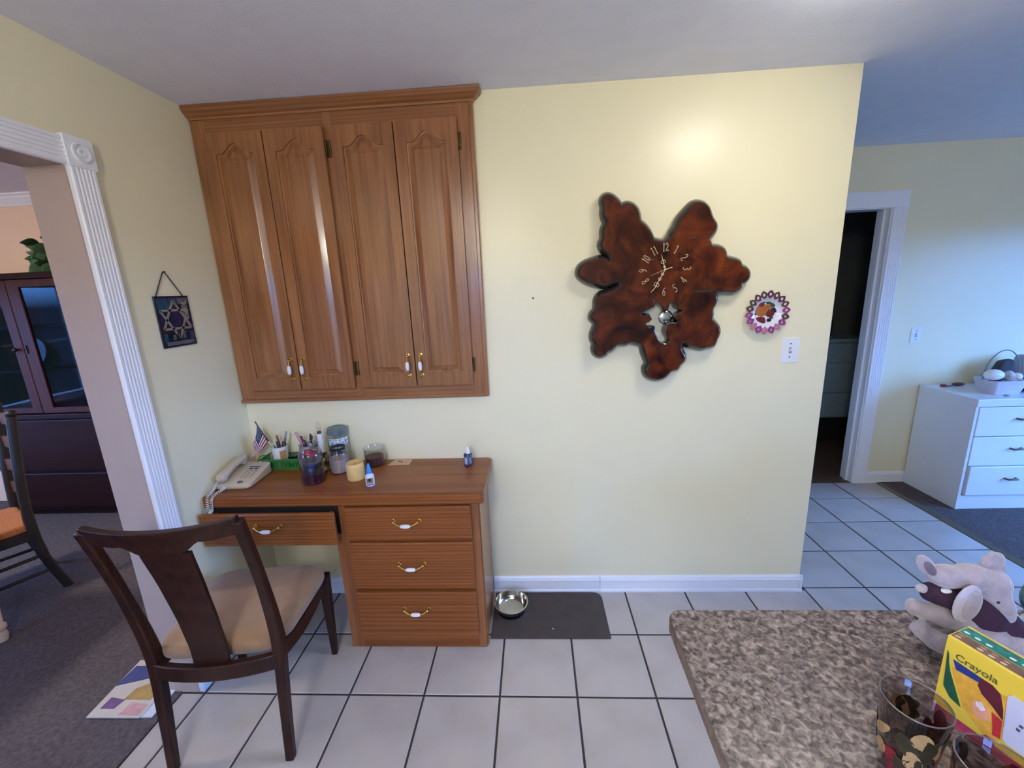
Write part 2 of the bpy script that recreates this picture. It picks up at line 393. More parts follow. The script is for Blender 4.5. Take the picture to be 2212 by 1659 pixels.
def rosette(root, x, yc, zc, s, axis='x'):
    mb = MB()
    if axis == 'x': mb.box(x, x+0.022, yc-s/2, yc+s/2, zc-s/2, zc+s/2)
    else: mb.box(yc-s/2, yc+s/2, x-0.022, x, zc-s/2, zc+s/2)
    blk = mb.build('corner_block', M_TRIM, root, bevel=0.002)
    mb = MB()
    for r0, r1, h in ((0.030, 0.024, 0.006), (0.013, 0.006, 0.007)):
        rings = []
        for r, d in ((r0, 0), ((r0+r1)/2+0.003, h), ((r0+r1)/2-0.003, h), (r1, 0)):
            if axis == 'x': rings.append([(x+0.022+d, yc+r*math.cos(2*PI*k/24), zc+r*math.sin(2*PI*k/24)) for k in range(24)])
            else: rings.append([(yc+r*math.cos(2*PI*k/24), x-0.022-d, zc+r*math.sin(2*PI*k/24)) for k in range(24)])
        mb.loops(rings, cap=False)
    mb.build('rosette_ring', M_TRIM, root, smooth=60)
rosette(cs, 0.0, -0.5625, OZ+0.045, 0.094)
# --- baseboards
def base_profile(h=0.094): return [(0, 0), (0.014, 0), (0.014, 0.012), (0.011, 0.018), (0.011, h-0.028), (0.013, h-0.024), (0.011, h-0.018), (0.008, h-0.008), (0.004, h), (0, h)]
def baseboard(name, f, length):
    mb = MB(); mb.poly(base_profile(), [], lambda a, b: f(a, b, 0.0), lambda a, b: f(a, b, length))
    return struct(mb.build(name, M_TRIM, None))
baseboard('baseboard_back', lambda a, b, l: (1.216+l, -a, b), 1.786-1.216)
baseboard('baseboard_back.001', lambda a, b, l: (1.788+l, -a, b), XR+0.012-1.788)
baseboard('baseboard_back.002', lambda a, b, l: (0.016+l, -a, b), 0.572-0.018)
baseboard('baseboard_right', lambda a, b, l: (XR+a, -0.012+l, b), 0.144)
baseboard('baseboard_left', lambda a, b, l: (a, -0.516+l, b), 0.516)
# --- far wall with a doorway
DX0, DX1, DZ = 3.08, 3.945, 2.041
wall_hole('wall_far', 1, YF, YF+0.12, 1.5, 6.2, 0, H, [(DX0-0.02, DX1+0.02, 0.0, DZ+0.02)], M_WALL)
dj = struct(thing('door_1', None, None, (DX1, YF, 0)))
MB().box(DX1, DX1+0.02, YF-0.002, YF+0.122, 0, DZ+0.02).build('jamb', M_TRIM, dj)
MB().box(DX0-0.02, DX0, YF-0.002, YF+0.122, 0, DZ+0.02).build('jamb', M_TRIM, dj)
MB().box(DX0, DX1, YF-0.002, YF+0.122, DZ, DZ+0.02).build('head_jamb', M_TRIM, dj)
MB().box(DX1-0.012, DX1, YF+0.045, YF+0.075, 0, DZ).build('door_stop', M_TRIM, dj)
cf = struct(thing('trim_3', None, None, (DX1+0.05, YF, 0)))
casing(cf, 'fluted_casing', lambda a, d, l: (DX1+0.006+a, YF-d, l), DZ+0.006, w=0.095)
casing(cf, 'fluted_casing', lambda a, d, l: (DX0-0.006-a, YF-d, l), DZ+0.006, w=0.095)
MB().box(DX0-0.101, DX1+0.101, YF-0.019, YF, DZ+0.006, DZ+0.112).build('header_casing', M_TRIM, cf, bevel=0.002)
baseboard('baseboard_far', lambda a, b, l: (DX1+0.102+l, YF-a, b), 6.2-DX1-0.102)
wall_hole('wall_hall_end', 0, 1.38, 1.5, 0.12, YF, 0, H, [], M_WALL)
# --- room beyond that doorway
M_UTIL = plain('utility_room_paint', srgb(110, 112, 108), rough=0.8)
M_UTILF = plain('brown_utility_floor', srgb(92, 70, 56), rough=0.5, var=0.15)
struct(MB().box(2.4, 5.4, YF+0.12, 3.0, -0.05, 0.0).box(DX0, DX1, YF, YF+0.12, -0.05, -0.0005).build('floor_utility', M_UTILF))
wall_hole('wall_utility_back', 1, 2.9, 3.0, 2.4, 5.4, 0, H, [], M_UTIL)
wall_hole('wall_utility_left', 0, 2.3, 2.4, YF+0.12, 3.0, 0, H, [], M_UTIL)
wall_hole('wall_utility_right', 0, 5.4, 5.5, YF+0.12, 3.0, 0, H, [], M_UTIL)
# --- outer walls with windows
wall_hole('wall_right', 0, 6.2, 6.32, -4.4, YF+0.12, 0, H, [(-1.55, 0.45, 0.4, 2.0)], M_WALL)
window(1, 0, 6.2, -1.55, 0.45, 0.4, 2.0, 2, 1, -1)
wall_hole('wall_front', 1, -4.52, -4.4, -0.135, 6.32, 0, H, [(0.55, 1.85, 1.25, 1.95)], M_WALL)
window(4, 1, -4.4, 0.55, 1.85, 1.25, 1.95, 2, 1, 1)
wall_hole('wall_dining_left', 0, -4.12, -4.0, -3.3, 1.25, 0, H, [(-1.1, -0.1, 0.6, 1.9)], M_PEACH)
window(2, 0, -4.0, -1.1, -0.1, 0.6, 1.9, 2, 2, 1)
wall_hole('wall_dining_front', 1, -3.32, -3.2, -4.0, -0.135, 0, H, [(-2.7, -1.7, 0.6, 1.9)], M_PEACH)
window(3, 1, -3.2, -2.7, -1.7, 0.6, 1.9, 2, 2, 1)
wall_hole('wall_dining_back', 1, 1.13, 1.25, -4.0, -0.135, 0, H, [], M_PEACH)
cr = [(0, 0), (0.012, 0), (0.018, 0.012), (0.045, 0.045), (0.055, 0.062), (0.07, 0.066), (0.07, 0.078), (0, 0.078)]
mb = MB(); mb.poly(cr, [], lambda a, b: (-4.0, 1.13-a, H-0.078+b), lambda a, b: (-0.135, 1.13-a, H-0.078+b))
struct(mb.build('trim_5', M_TRIM))

# --- ceiling lamps (lit)
def unseen_globe_lamp(x, y, label, k):  # unseen lamp behind the camera; hanging globe shape chosen to brighten the ceiling
    t = thing('unseen_globe_lamp', label, 'lamp', (x, y, H))
    MB().lathe([(0.0001, 0), (0.07, 0), (0.07, -0.015), (0.0001, -0.02)], 32, (x, y, H-0.001)).build('ceiling_rose', M_WHITEPL, t, smooth=40)
    MB().tube([(x, y, H-0.02), (x, y, H-0.19)], 0.008, 10).build('stem', M_BRASS, t, smooth=40)
    MB().ball((x, y, H-0.32), 0.14, 40, 24).build('glass_globe', plain('lit_globe_glass', (0.9, 0.88, 0.82), rough=0.3, emit=LAMP_RGB, emit_s=LAMP_K*k), t, smooth=60)
def ceiling_lamp(x, y, label, k=1.0):
    t = thing('ceiling_lamp', label, 'lamp', (x, y, H), group='flush ceiling lamps')
    MB().lathe([(0.0001, 0), (0.17, 0), (0.172, -0.012), (0.16, -0.028), (0.0001, -0.028)], 40, (x, y, H-0.001)).build('lamp_base', M_WHITEPL, t, smooth=40)
    m = plain('lit_lamp_glass' + str(len(MATS)), (0.9, 0.88, 0.82), rough=0.3, emit=LAMP_RGB, emit_s=LAMP_K*k)
    prof = [(0.155*math.cos(a), -0.028-0.075*math.sin(a)) for a in [i*PI/2/9 for i in range(9)]] + [(0.0005, -0.103)]
    MB().lathe(prof, 40, (x, y, H-0.001)).build('glass_dome', m, t, smooth=60)
    MB().lathe([(0.0005, -0.118), (0.006, -0.116), (0.008, -0.108), (0.005, -0.1035)], 12, (x, y, H-0.001)).build('finial', M_BRASS, t, smooth=60)
    return t
ceiling_lamp(2.43, -0.77, 'lit white glass dome lamp on the ceiling near the back wall', 0.45)
unseen_globe_lamp(1.1, -2.9, 'unseen lit globe lamp behind the camera, hung low to brighten the ceiling', 1.15)
ceiling_lamp(-2.2, -0.9, 'lit white glass dome lamp on the ceiling above the dining table', 2.2)
# ================================================================== THINGS ON THE WALLS
def pull(parent, axis, c, L=0.098, name='handle'):
    """brass bail pull with a porcelain barrel; c = centre on the face, facing -Y"""
    c = Vector(c); u = Vector((0, 0, 1)) if axis == 'z' else Vector((1, 0, 0)); o = Vector((0, -1, 0)); dn = Vector((0, 0, -1)) if axis == 'x' else Vector((0, 0, 0))
    mb = MB(); h = L/2
    for s in (-1, 1):
        e = c + u*s*h
        mb.tube([e, e+o*0.004, e+o*0.005], [0.009, 0.009, 0.005], 12)
        mb.tube([e+o*0.004, e+o*0.014, e+o*0.022-u*s*0.004], [0.0045, 0.004, 0.0045], 10)
        mb.ball(e+o*0.022-u*s*0.003, 0.006, 10, 7)
        mb.tube([e+o*0.022-u*s*0.004, c+u*s*(h-0.018)+o*0.027+dn*0.008, c+u*s*0.020+o*0.029+dn*0.014], [0.0032, 0.003, 0.0045], 8)
    mb.mat(1)
    mb.tube([c+u*t*0.021+o*0.029+dn*0.014 for t in (-1, -0.92, -0.5, 0, 0.5, 0.92, 1)], [0.0045, 0.0065, 0.0085, 0.0092, 0.0085, 0.0065, 0.0045], 14)
    return mb.build(name, [M_BRASS, M_PORC], parent, smooth=50)
# ---------------- wall cabinet
cab = thing('wall_cabinet', 'tall four-door oak wall cabinet with arched raised panels and crown, above the desk', 'cabinet', (0.62, 0.0, 1.132))
CT = 2.402
MB().box(0.004, 1.239, 0.001, 0.105, 1.136, H-0.003).build('body', M_OAKV, cab)
for x0, x1 in ((0.002, 0.066), (0.596, 0.632), (1.172, 1.2425)):
    MB().box(x0, x1, -0.02, 0.0, 1.133, CT).build('stile', M_OAKV, cab, bevel=0.001)
for x0, x1 in ((0.066, 0.596), (0.632, 1.172)):
    MB().box(x0, x1, -0.0195, 0.0, 1.133, 1.19).build('rail', M_OAKH, cab)
    MB().box(x0, x1, -0.0195, 0.0, 2.32, CT).build('rail', M_OAKH, cab)
MB().box(0.002, 1.2425, -0.0205, 0.0, CT, H-0.001).build('top_board', M_OAKH, cab)
pr = [(0.0, 2.392), (0.006, 2.392), (0.010, 2.40), (0.014, 2.402), (0.022, 2.408), (0.030, 2.416), (0.034, 2.418), (0.040, 2.426), (0.041, 2.437), (0.036, 2.4395), (0.0, 2.4395)]
mb = MB(); mb.loops([[(0.002, -0.021-a, z) for a, z in pr], [(1.243+a, -0.021-a, z) for a, z in pr], [(1.243+a, -0.0005, z) for a, z in pr]])
mb.build('crown_molding', M_OAKH, cab, smooth=30)
MB().box(1.229, 1.247, -0.031, -0.0005, 1.118, 2.393).build('edge_molding', M_OAKV, cab, bevel=0.003)
MB().box(0.002, 1.229, -0.031, -0.0005, 1.116, 1.134).build('edge_molding', M_OAKH, cab, bevel=0.003)
def arch_outline(x0, x1, z0, zs, za, n=18):
    pts = [(x0, z0), (x1, z0), (x1, zs)]
    for i in range(1, n):
        t = 1-i/n; s = min(1, max(0, (t-0.08)/0.84)); b = (0.5-0.5*math.cos(2*PI*s))**1.15
        pts.append((x0+(x1-x0)*t, zs+(za-zs)*b))
    return pts + [(x0, zs)]
def scale_about(pts, dx, dz):
    xs = [p[0] for p in pts]; zs = [p[1] for p in pts]; cx, cz = (min(xs)+max(xs))/2, (min(zs)+max(zs))/2; w, h = max(xs)-min(xs), max(zs)-min(zs)
    return [(cx+(x-cx)*(w-2*dx)/w, cz+(z-cz)*(h-2*dz)/h) for x, z in pts]
def cabinet_door(x0, x1, hinge):
    z0, z1, y0, y1 = 1.182, 2.332, -0.0425, -0.0225; sw = 0.048
    op = arch_outline(x0+sw, x1-sw, z0+0.064, 2.246, 2.288)
    mb = MB(); mb.poly([(x0, z0), (x1, z0), (x1, z1), (x0, z1)], [op], lambda a, b: (a, y1, b), lambda a, b: (a, y0, b))
    d = mb.build('door', M_OAKV, cab, bevel=0.002)
    mb = MB(); r0 = scale_about(op, -0.002, -0.002); r1 = scale_about(op, 0.006, 0.006); r2 = scale_about(op, 0.030, 0.030); r3 = scale_about(op, 0.033, 0.033)
    mb.loops([[(a, y1-0.002, b) for a, b in r0], [(a, y0+0.009, b) for a, b in r0], [(a, y0+0.010, b) for a, b in r1], [(a, y0+0.002, b) for a, b in r2], [(a, y0+0.0005, b) for a, b in r3]], cap=False)
    n = len(r3); k = len(mb.v)-n
    for t in tessellate_polygon([[Vector((a, b, 0)) for a, b in r3]]): mb.f.append([k+i for i in t]); mb.mi.append(0)
    mb.build('raised_panel', M_OAKV, d, smooth=25)
    hx = x1 - 0.028 if hinge == 'l' else x0 + 0.028
    pull(d, 'z', (hx, y0, 1.284))
    ex = x0 if hinge == 'l' else x1
    for hz in (2.246, 1.275):
        m = MB(); s = 1 if hinge == 'r' else -1
        m.box(ex+s*0.001, ex+s*0.013, -0.0255, -0.0205, hz-0.034, hz+0.034); m.tube([(ex+s*0.003, -0.031, hz-0.026), (ex+s*0.003, -0.031, hz+0.026)], 0.0045, 10)
        m.ball((ex+s*0.003, -0.031, hz-0.029), 0.004, 8, 6); m.ball((ex+s*0.003, -0.031, hz+0.029), 0.004, 8, 6)
        m.build('hinge', M_AGEDBRASS, d, smooth=40)
cabinet_door(0.062, 0.327, 'l'); cabinet_door(0.332, 0.598, 'r'); cabinet_door(0.630, 0.902, 'l'); cabinet_door(0.907, 1.178, 'r')

# ---------------- burl slab clock
OUT=[(-261,308),(-247,316),(-228,309),(-209,293),(-196,277),(-182,268),(-166,276),(-144,271),(-125,252),(-118,226),(-113,205),(-94,189),(-74,165),(-61,140),(-54,127),(-40,120),(-5,113),(14,121),(27,133),(37,156),(52,176),(64,207),(82,229),(102,251),(117,263),(136,266),(157,259),(174,242),(183,219),(193,198),(207,179),(209,164),(201,146),(186,128),(182,118),(188,102),(200,83),(222,80),(244,73),(255,59),(259,40),(276,29),(298,23),(321,14),(330,-6),(350,-15),(362,-31),(361,-50),(348,-62),(332,-65),(331,-87),(308,-102),(274,-98),(247,-101),(211,-101),(223,-115),(229,-138),(223,-160),(214,-179),(216,-205),(216,-227),(229,-245),(247,-266),(251,-289),(241,-315),(232,-340),(206,-344),(184,-350),(155,-343),(121,-333),(103,-318),(89,-325),(84,-344),(91,-368),(103,-389),(101,-409),(85,-424),(74,-444),(48,-450),(29,-470),(9,-485),(-17,-489),(-44,-480),(-59,-464),(-62,-443),(-51,-425),(-58,-398),(-70,-368),(-77,-338),(-89,-323),(-109,-316),(-144,-308),(-161,-317),(-196,-317),(-213,-327),(-230,-344),(-248,-350),(-257,-364),(-277,-371),(-295,-360),(-300,-339),(-295,-318),(-306,-297),(-306,-274),(-298,-253),(-292,-233),(-298,-213),(-312,-198),(-306,-181),(-292,-164),(-290,-139),(-287,-116),(-272,-99),(-244,-93),(-216,-83),(-194,-73),(-185,-59),(-191,-45),(-205,-37),(-228,-43),(-256,-52),(-284,-47),(-312,-40),(-340,-27),(-363,-10),(-368,4),(-360,26),(-337,41),(-307,50),(-279,57),(-256,51),(-245,42),(-234,43),(-231,63),(-240,82),(-254,91),(-268,108),(-269,124),(-260,142),(-260,163),(-260,176),(-252,197),(-246,212),(-255,228),(-260,249),(-258,275),(-263,293)]
HOL=[(-48,-103),(-43,-119),(-31,-134),(-14,-147),(1,-164),(10,-184),(18,-168),(25,-145),(42,-141),(55,-145),(62,-166),(86,-177),(88,-186),(72,-193),(54,-209),(65,-220),(75,-227),(59,-237),(42,-234),(26,-242),(18,-257),(15,-272),(21,-289),(33,-307),(32,-324),(16,-330),(-8,-326),(-22,-308),(-29,-287),(-37,-266),(-37,-248),(-47,-249),(-57,-254),(-73,-241),(-78,-229),(-61,-221),(-52,-212),(-61,-195),(-74,-194),(-92,-202),(-99,-188),(-89,-177),(-63,-166),(-40,-154),(-37,-146),(-44,-126)]

CX, CZ = 2.054, 1.673
def smooth_loop(pts, sub=2):
    n = len(pts); out = []
    for i in range(n):
        p0, p1, p2, p3 = [Vector(pts[(i+k) % n]) for k in (-1, 0, 1, 2)]
        for s in range(sub):
            t = s/sub; out.append(tuple(0.5*((2*p1)+(-p0+p2)*t+(2*p0-5*p1+4*p2-p3)*t*t+(-p0+3*p1-3*p2+p3)*t*t*t)))
    return out
def offset_loop(pts, d):
    n = len(pts); ar = sum(pts[i][0]*pts[(i+1) % n][1]-pts[(i+1) % n][0]*pts[i][1] for i in range(n)); sg = 1 if ar > 0 else -1; out = []
    for i in range(n):
        a, b = Vector(pts[i-1]), Vector(pts[(i+1) % n]); t = (b-a).normalized(); out.append((pts[i][0]+sg*t.y*d, pts[i][1]-sg*t.x*d))
    return out
OUTL = smooth_loop([(a/1000, b/1000) for a, b in OUT]); HOLE = smooth_loop([(a/1000, b/1000) for a, b in HOL], 1)
clock = thing('wall_clock', 'burl wood slab clock with glossy irregular lobes and gold numerals on the yellow wall', 'clock', (CX, 0.0, CZ))
m, t, b = _new('glossy_burl_wood'); tc = t.nodes.new('ShaderNodeTexCoord'); L = t.links
n1 = t.nodes.new('ShaderNodeTexNoise'); n1.inputs['Scale'].default_value = 6.5; n1.inputs['Detail'].default_value = 7; n1.inputs['Distortion'].default_value = 1.6
L.new(tc.outputs['Object'], n1.inputs['Vector'])
rp = t.nodes.new('ShaderNodeValToRGB'); e = rp.color_ramp.elements
e[0].position = 0.30; e[0].color = (*srgb(30, 12, 8), 1); e[1].position = 0.72; e[1].color = (*srgb(126, 60, 24), 1)
k = e.new(0.44); k.color = (*srgb(66, 27, 14), 1); k = e.new(0.58); k.color = (*srgb(96, 42, 20), 1)
L.new(n1.outputs['Fac'], rp.inputs[0]); L.new(rp.outputs[0], b.inputs['Base Color'])
b.inputs['Roughness'].default_value = 0.35; b.inputs['Specular IOR Level'].default_value = 0.1; b.inputs['Coat Weight'].default_value = 0.25; b.inputs['Coat Roughness'].default_value = 0.03
M_BURL = m
M_BARK = plain('dark_lacquered_bark', srgb(44, 36, 30), rough=0.25, var=0.4, vscale=40, coat=0.6, bump=0.4, bscale=80)
M_GOLD = plain('pale_gold', srgb(228, 208, 160), rough=0.3, metal=0.25, var=0.03)
mb = MB(); tri = tessellate_polygon([[Vector((a, c, 0)) for a, c in OUTL], [Vector((a, c, 0)) for a, c in HOLE]])
flat = OUTL+HOLE; mb.add([(CX+a, -0.060, CZ+c) for a, c in flat], [tuple(q) for q in tri]); mb.mat(1)
for lp, f in ((OUTL, 1), (HOLE, -1)):
    rings = [[(CX+a, -0.060, CZ+c) for a, c in lp]]
    for d, y in ((0.004, -0.0575), (0.013*(1 if f > 0 else 0.4), -0.045), (0.021*(1 if f > 0 else 0.4), -0.026), (0.018*(1 if f > 0 else 0.4), -0.006)):
        rings.append([(CX+a, y, CZ+c) for a, c in offset_loop(lp, d*f)])
    mb.loops(rings, cap=False)
mb.add([(CX+a, -0.008, CZ+c) for a, c in flat], [tuple(reversed(q)) for q in tri])
sl = mb.build('burl_slab', [M_BURL, M_BARK], clock, smooth=50)
# dark crack in the right lobe
MB().loops([[(CX+x, -0.0605, CZ+z+h) for x, h in ((0.128, 0.0), (0.135, 0.005), (0.16, 0.005), (0.19, 0.004), (0.212, 0.002), (0.212, -0.004), (0.18, -0.005), (0.15, -0.004), (0.135, -0.006))] for z in (-0.099,)] +
           [[(CX+x, -0.0595, CZ+z+h) for x, h in ((0.128, 0.0), (0.135, 0.005), (0.16, 0.005), (0.19, 0.004), (0.212, 0.002), (0.212, -0.004), (0.18, -0.005), (0.15, -0.004), (0.135, -0.006))] for z in (-0.099,)]).build('crack', M_BARK, sl)
for x, z, w in ((0.118, 0.126, 0.012), (0.160, -0.232, 0.014), (-0.055, 0.043, 0.008)):
    MB().ball((CX+x, -0.0600, CZ+z), (w, 0.0012, 0.003)).build('knot', M_BARK, sl)
mount = MB().box(CX-0.12, CX+0.12, -0.008, -0.0005, CZ+0.0, CZ+0.06).build('mount_board', M_BARK, clock)
DIG = {'0': [[(0.5, 1), (0.12, 0.78), (0.08, 0.4), (0.3, 0.03), (0.5, 0), (0.85, 0.2), (0.92, 0.6), (0.75, 0.93), (0.5, 1)]],
 '1': [[(0.5, 1), (0.5, 0)], [(0.25, 0.85), (0.5, 1)], [(0.25, 0), (0.75, 0)]],
 '2': [[(0.1, 0.75), (0.3, 0.98), (0.65, 0.98), (0.85, 0.75), (0.7, 0.5), (0.1, 0.02), (0.95, 0.02), (0.98, 0.15)]],
 '3': [[(0.1, 0.9), (0.4, 1), (0.8, 0.85), (0.75, 0.6), (0.4, 0.52), (0.8, 0.45), (0.9, 0.2), (0.55, 0), (0.1, 0.1)]],
 '4': [[(0.75, 0), (0.75, 1), (0.05, 0.3), (0.98, 0.3)]],
 '5': [[(0.88, 1), (0.3, 1), (0.22, 0.58), (0.6, 0.62), (0.88, 0.4), (0.8, 0.1), (0.45, 0), (0.1, 0.1)]],
 '6': [[(0.8, 1), (0.35, 0.75), (0.12, 0.35), (0.3, 0.03), (0.65, 0), (0.88, 0.25), (0.75, 0.52), (0.4, 0.55), (0.15, 0.35)]],
 '7': [[(0.08, 0.85), (0.08, 1), (0.92, 1), (0.4, 0)]],
 '8': [[(0.5, 0.53), (0.15, 0.75), (0.35, 1), (0.7, 0.98), (0.85, 0.75), (0.5, 0.53), (0.1, 0.28), (0.3, 0), (0.7, 0), (0.9, 0.27), (0.5, 0.53)]],
 '9': [[(0.2, 0), (0.65, 0.25), (0.88, 0.65), (0.7, 0.97), (0.35, 1), (0.12, 0.75), (0.25, 0.48), (0.6, 0.45), (0.85, 0.65)]]}
def numeral(txt, rot):
    ang = {'12': 0}.get(txt, int(txt)*30); px, pz = 0.0945*math.sin(math.radians(ang)), 0.0945*math.cos(math.radians(ang))
    hgt, wid = 0.034, 0.017 if len(txt) == 1 else 0.014; mb = MB(); n = len(txt); tot = n*wid*0.95
    cr, sr = math.cos(math.radians(-rot)), math.sin(math.radians(-rot))
    for i, ch in enumerate(txt):
        for st in DIG[ch]:
            pts = []
            for a, c in st:
                x = -tot/2+i*wid*0.95+a*wid*0.85; z = (c-0.5)*hgt
                pts.append((CX+px+x*cr-z*sr, -0.0615, CZ+pz+x*sr+z*cr))
            mb.tube(pts, 0.0016, 6)
    return mb.build('numeral', M_GOLD, clock, smooth=60)
for tx, ro in (('12', 0), ('1', 28), ('2', 58), ('3', 90), ('4', -52), ('5', -30), ('6', 0), ('7', 30), ('8', 55), ('9', -90), ('10', -56), ('11', -28)): numeral(tx, ro)
def hand(name, tip, w, loops, y):
    mb = MB(); d = Vector((tip[0], tip[1])); ln = d.length; d /= ln; q = Vector((-d.y, d.x))
    P = lambda s, o: (CX+d.x*s+q.x*o, y, CZ+d.y*s+q.y*o)
    mb.tube([P(-0.004, 0), P(ln*0.4, 0), P(ln*0.75, 0), P(ln, 0)], [w, w*0.8, w*0.7, w*0.35], 6)
    for s, r in loops:
        for sd in (-1, 1): mb.tube([P(s+r*0.8*math.sin(t*2*PI/10), sd*(r*0.6-r*0.6*math.cos(t*2*PI/10))) for t in range(11)], w*0.55, 5)
    return mb.build(name, M_GOLD, clock, smooth=60)
hand('hour_hand', (-0.018, 0.063), 0.0022, [(0.034, 0.008), (0.012, 0.004)], -0.0655)
hand('minute_hand', (-0.050, -0.090), 0.0022, [(0.022, 0.005), (0.045, 0.005), (0.072, 0.009)], -0.0675)
MB().tube([(CX-0.064, -0.0695, CZ-0.024), (CX, -0.0695, CZ)], [0.0006, 0.0009], 6).tube([(CX, -0.0695, CZ), (CX+0.029, -0.0695, CZ+0.008)], 0.0020, 6).build('second_hand', M_GOLD, clock, smooth=60)
MB().tube([(CX, -0.060, CZ), (CX, -0.071, CZ)], 0.004, 12).build('hand_arbor', M_GOLD, clock, smooth=40)
mb = MB()
rg = []
for r, y in ((0.001, -0.040), (0.012, -0.0395), (0.022, -0.0375), (0.029, -0.0345), (0.032, -0.031), (0.029, -0.027), (0.001, -0.026)): rg.append([(2.074+r*math.cos(2*PI*k/32), y, 1.4645+r*math.sin(2*PI*k/32)) for k in range(32)])
bob = mb.loops(rg).build('pendulum_bob', M_STEEL, clock, smooth=60)
MB().box(2.071, 2.077, -0.033, -0.030, 1.49, 1.60).build('pendulum_rod', M_BRASS, bob)

# ---------------- openwork plate
PX, PZ = 2.525, 1.466
plate = thing('decorative_plate', 'round openwork china plate with fruit picture and purple pierced rim', 'plate', (PX, 0.0, PZ))
def ring_y(prof, cx, cz, n=36): return [[(cx+r*math.cos(2*PI*k/n), y, cz+r*math.sin(2*PI*k/n)) for k in range(n)] for r, y in prof]
M_CHINA = plain('white_china', srgb(226, 224, 236), rough=0.08, var=0.01, coat=0.5)
MB().loops(ring_y([(0.001, -0.012), (0.045, -0.012), (0.052, -0.014), (0.072, -0.026), (0.073, -0.023), (0.054, -0.009), (0.044, -0.006), (0.001, -0.006)], PX, PZ)).build('dish', M_CHINA, plate, smooth=50)
cols = {0: plain('plum_glaze', srgb(92, 46, 84), rough=0.15), 1: plain('brown_purple_glaze', srgb(92, 60, 62), rough=0.15), 2: plain('pink_glaze', srgb(196, 120, 150), rough=0.15), 3: plain('magenta_glaze', srgb(150, 62, 130), rough=0.15)}
for k in range(18):
    a = 2*PI*k/18+0.1; cx, cz = PX+0.081*math.cos(a), PZ+0.081*math.sin(a); up = math.sin(a)
    ci = (2 if k % 2 else 3) if up < -0.35 else ([3, 0, 1][k % 3] if up < 0.3 else [0, 1][k % 2])
    m = MB(); er = Vector((math.cos(a), math.sin(a))); et = Vector((-er.y, er.x)); rg = []
    for s, y in ((1.0, -0.027), (1.0, -0.031), (0.45, -0.031), (0.45, -0.027), (1.0, -0.027)):
        rg.append([])
        for j in range(8):
            t = 2*PI*j/8; rr = (0.0185 if j % 2 == 0 else 0.0155)*s; v = er*math.cos(t)*rr + et*math.sin(t)*rr*0.82
            rg[-1].append((cx+v.x, y, cz+v.y))
    m.loops(rg, cap=False).build('rim_petal', cols[ci], plate, smooth=30)
fr = [('painted_leaf', srgb(54, 82, 52), [(0.010, 0.036, 0.012, 0.006), (0.025, 0.028, 0.012, 0.009), (-0.012, 0.040, 0.010, 0.006), (-0.040, -0.005, 0.008, 0.004), (0.022, -0.020, 0.007, 0.005)]),
      ('painted_pear', srgb(170, 104, 58), [(-0.014, 0.008, 0.026, 0.022), (0.004, 0.020, 0.016, 0.010)]),
      ('painted_berry', srgb(112, 40, 40), [(-0.018, 0.030, 0.011, 0.009), (0.016, -0.004, 0.016, 0.015), (-0.018, -0.026, 0.018, 0.011), (-0.008, -0.034, 0.010, 0.010)]),
      ('painted_plum', srgb(40, 36, 66), [(0.026, 0.010, 0.009, 0.008), (0.033, 0.004, 0.006, 0.006), (0.014, -0.029, 0.009, 0.007)])]
for j, (nm, c, bl) in enumerate(fr):
    mg = plain(nm+'_glaze', c, rough=0.2, var=0.25, vscale=60)
    for x, z, rx, rz in bl: MB().ball((PX+x*1.2, -0.0122-0.0003*j, PZ+z*1.2), (rx*1.25, 0.0012, rz*1.25), 14, 6).build(nm, mg, plate, smooth=60)
MB().tube([(PX, -0.008, PZ+0.05), (PX, -0.001, PZ+0.07)], 0.002, 6).build('hanger_wire', M_STEEL, plate)

# ---------------- switches and nail
def switch(x, y, z, label, w=0.078, h=0.116, on=True):
    t = thing('light_switch', label, 'light switch', (x, y, z))
    MB().hull8([(x-w/2, y, z-h/2), (x+w/2, y, z-h/2), (x+w/2, y-0.004, z-h/2+0.0), (x-w/2, y-0.004, z-h/2), (x-w/2, y, z+h/2), (x+w/2, y, z+h/2), (x+w/2, y-0.004, z+h/2), (x-w/2, y-0.004, z+h/2)]).build('cover_plate', M_WHITEPL, t, bevel=0.003)
    MB().box(x-0.006, x+0.006, y-0.0052, y-0.0035, z-0.013, z+0.013).build('toggle_slot', plain('slot_grey'+str(len(MATS)), srgb(150, 150, 160), rough=0.5), t)
    MB().hull8([(x-0.0045, y-0.004, z-0.009), (x+0.0045, y-0.004, z-0.009), (x+0.0045, y-0.004, z+0.004), (x-0.0045, y-0.004, z+0.004), (x-0.0035, y-0.016, z+0.003), (x+0.0035, y-0.016, z+0.003), (x+0.0035, y-0.014, z+0.009), (x-0.0035, y-0.014, z+0.009)]).build('toggle', M_WHITEPL, t)
    for s in (-1, 1): MB().tube([(x, y-0.003, z+s*0.031), (x, y-0.0055, z+s*0.031)], 0.0032, 10).build('screw', M_BLACK, t)
switch(2.655, 0.0, 1.287, 'white toggle light switch below the openwork plate')
switch(4.247, YF, 1.16, 'white toggle light switch on the far wall beside the doorway', 0.074, 0.112)
tag(MB().tube([(1.476, 0.0, 1.573), (1.476, -0.006, 1.573), (1.476, -0.0065, 1.573)], [0.002, 0.002, 0.0045], 8).build('nail', M_BLACK), 'small black nail in the bare yellow wall between cabinet and clock', 'nail')

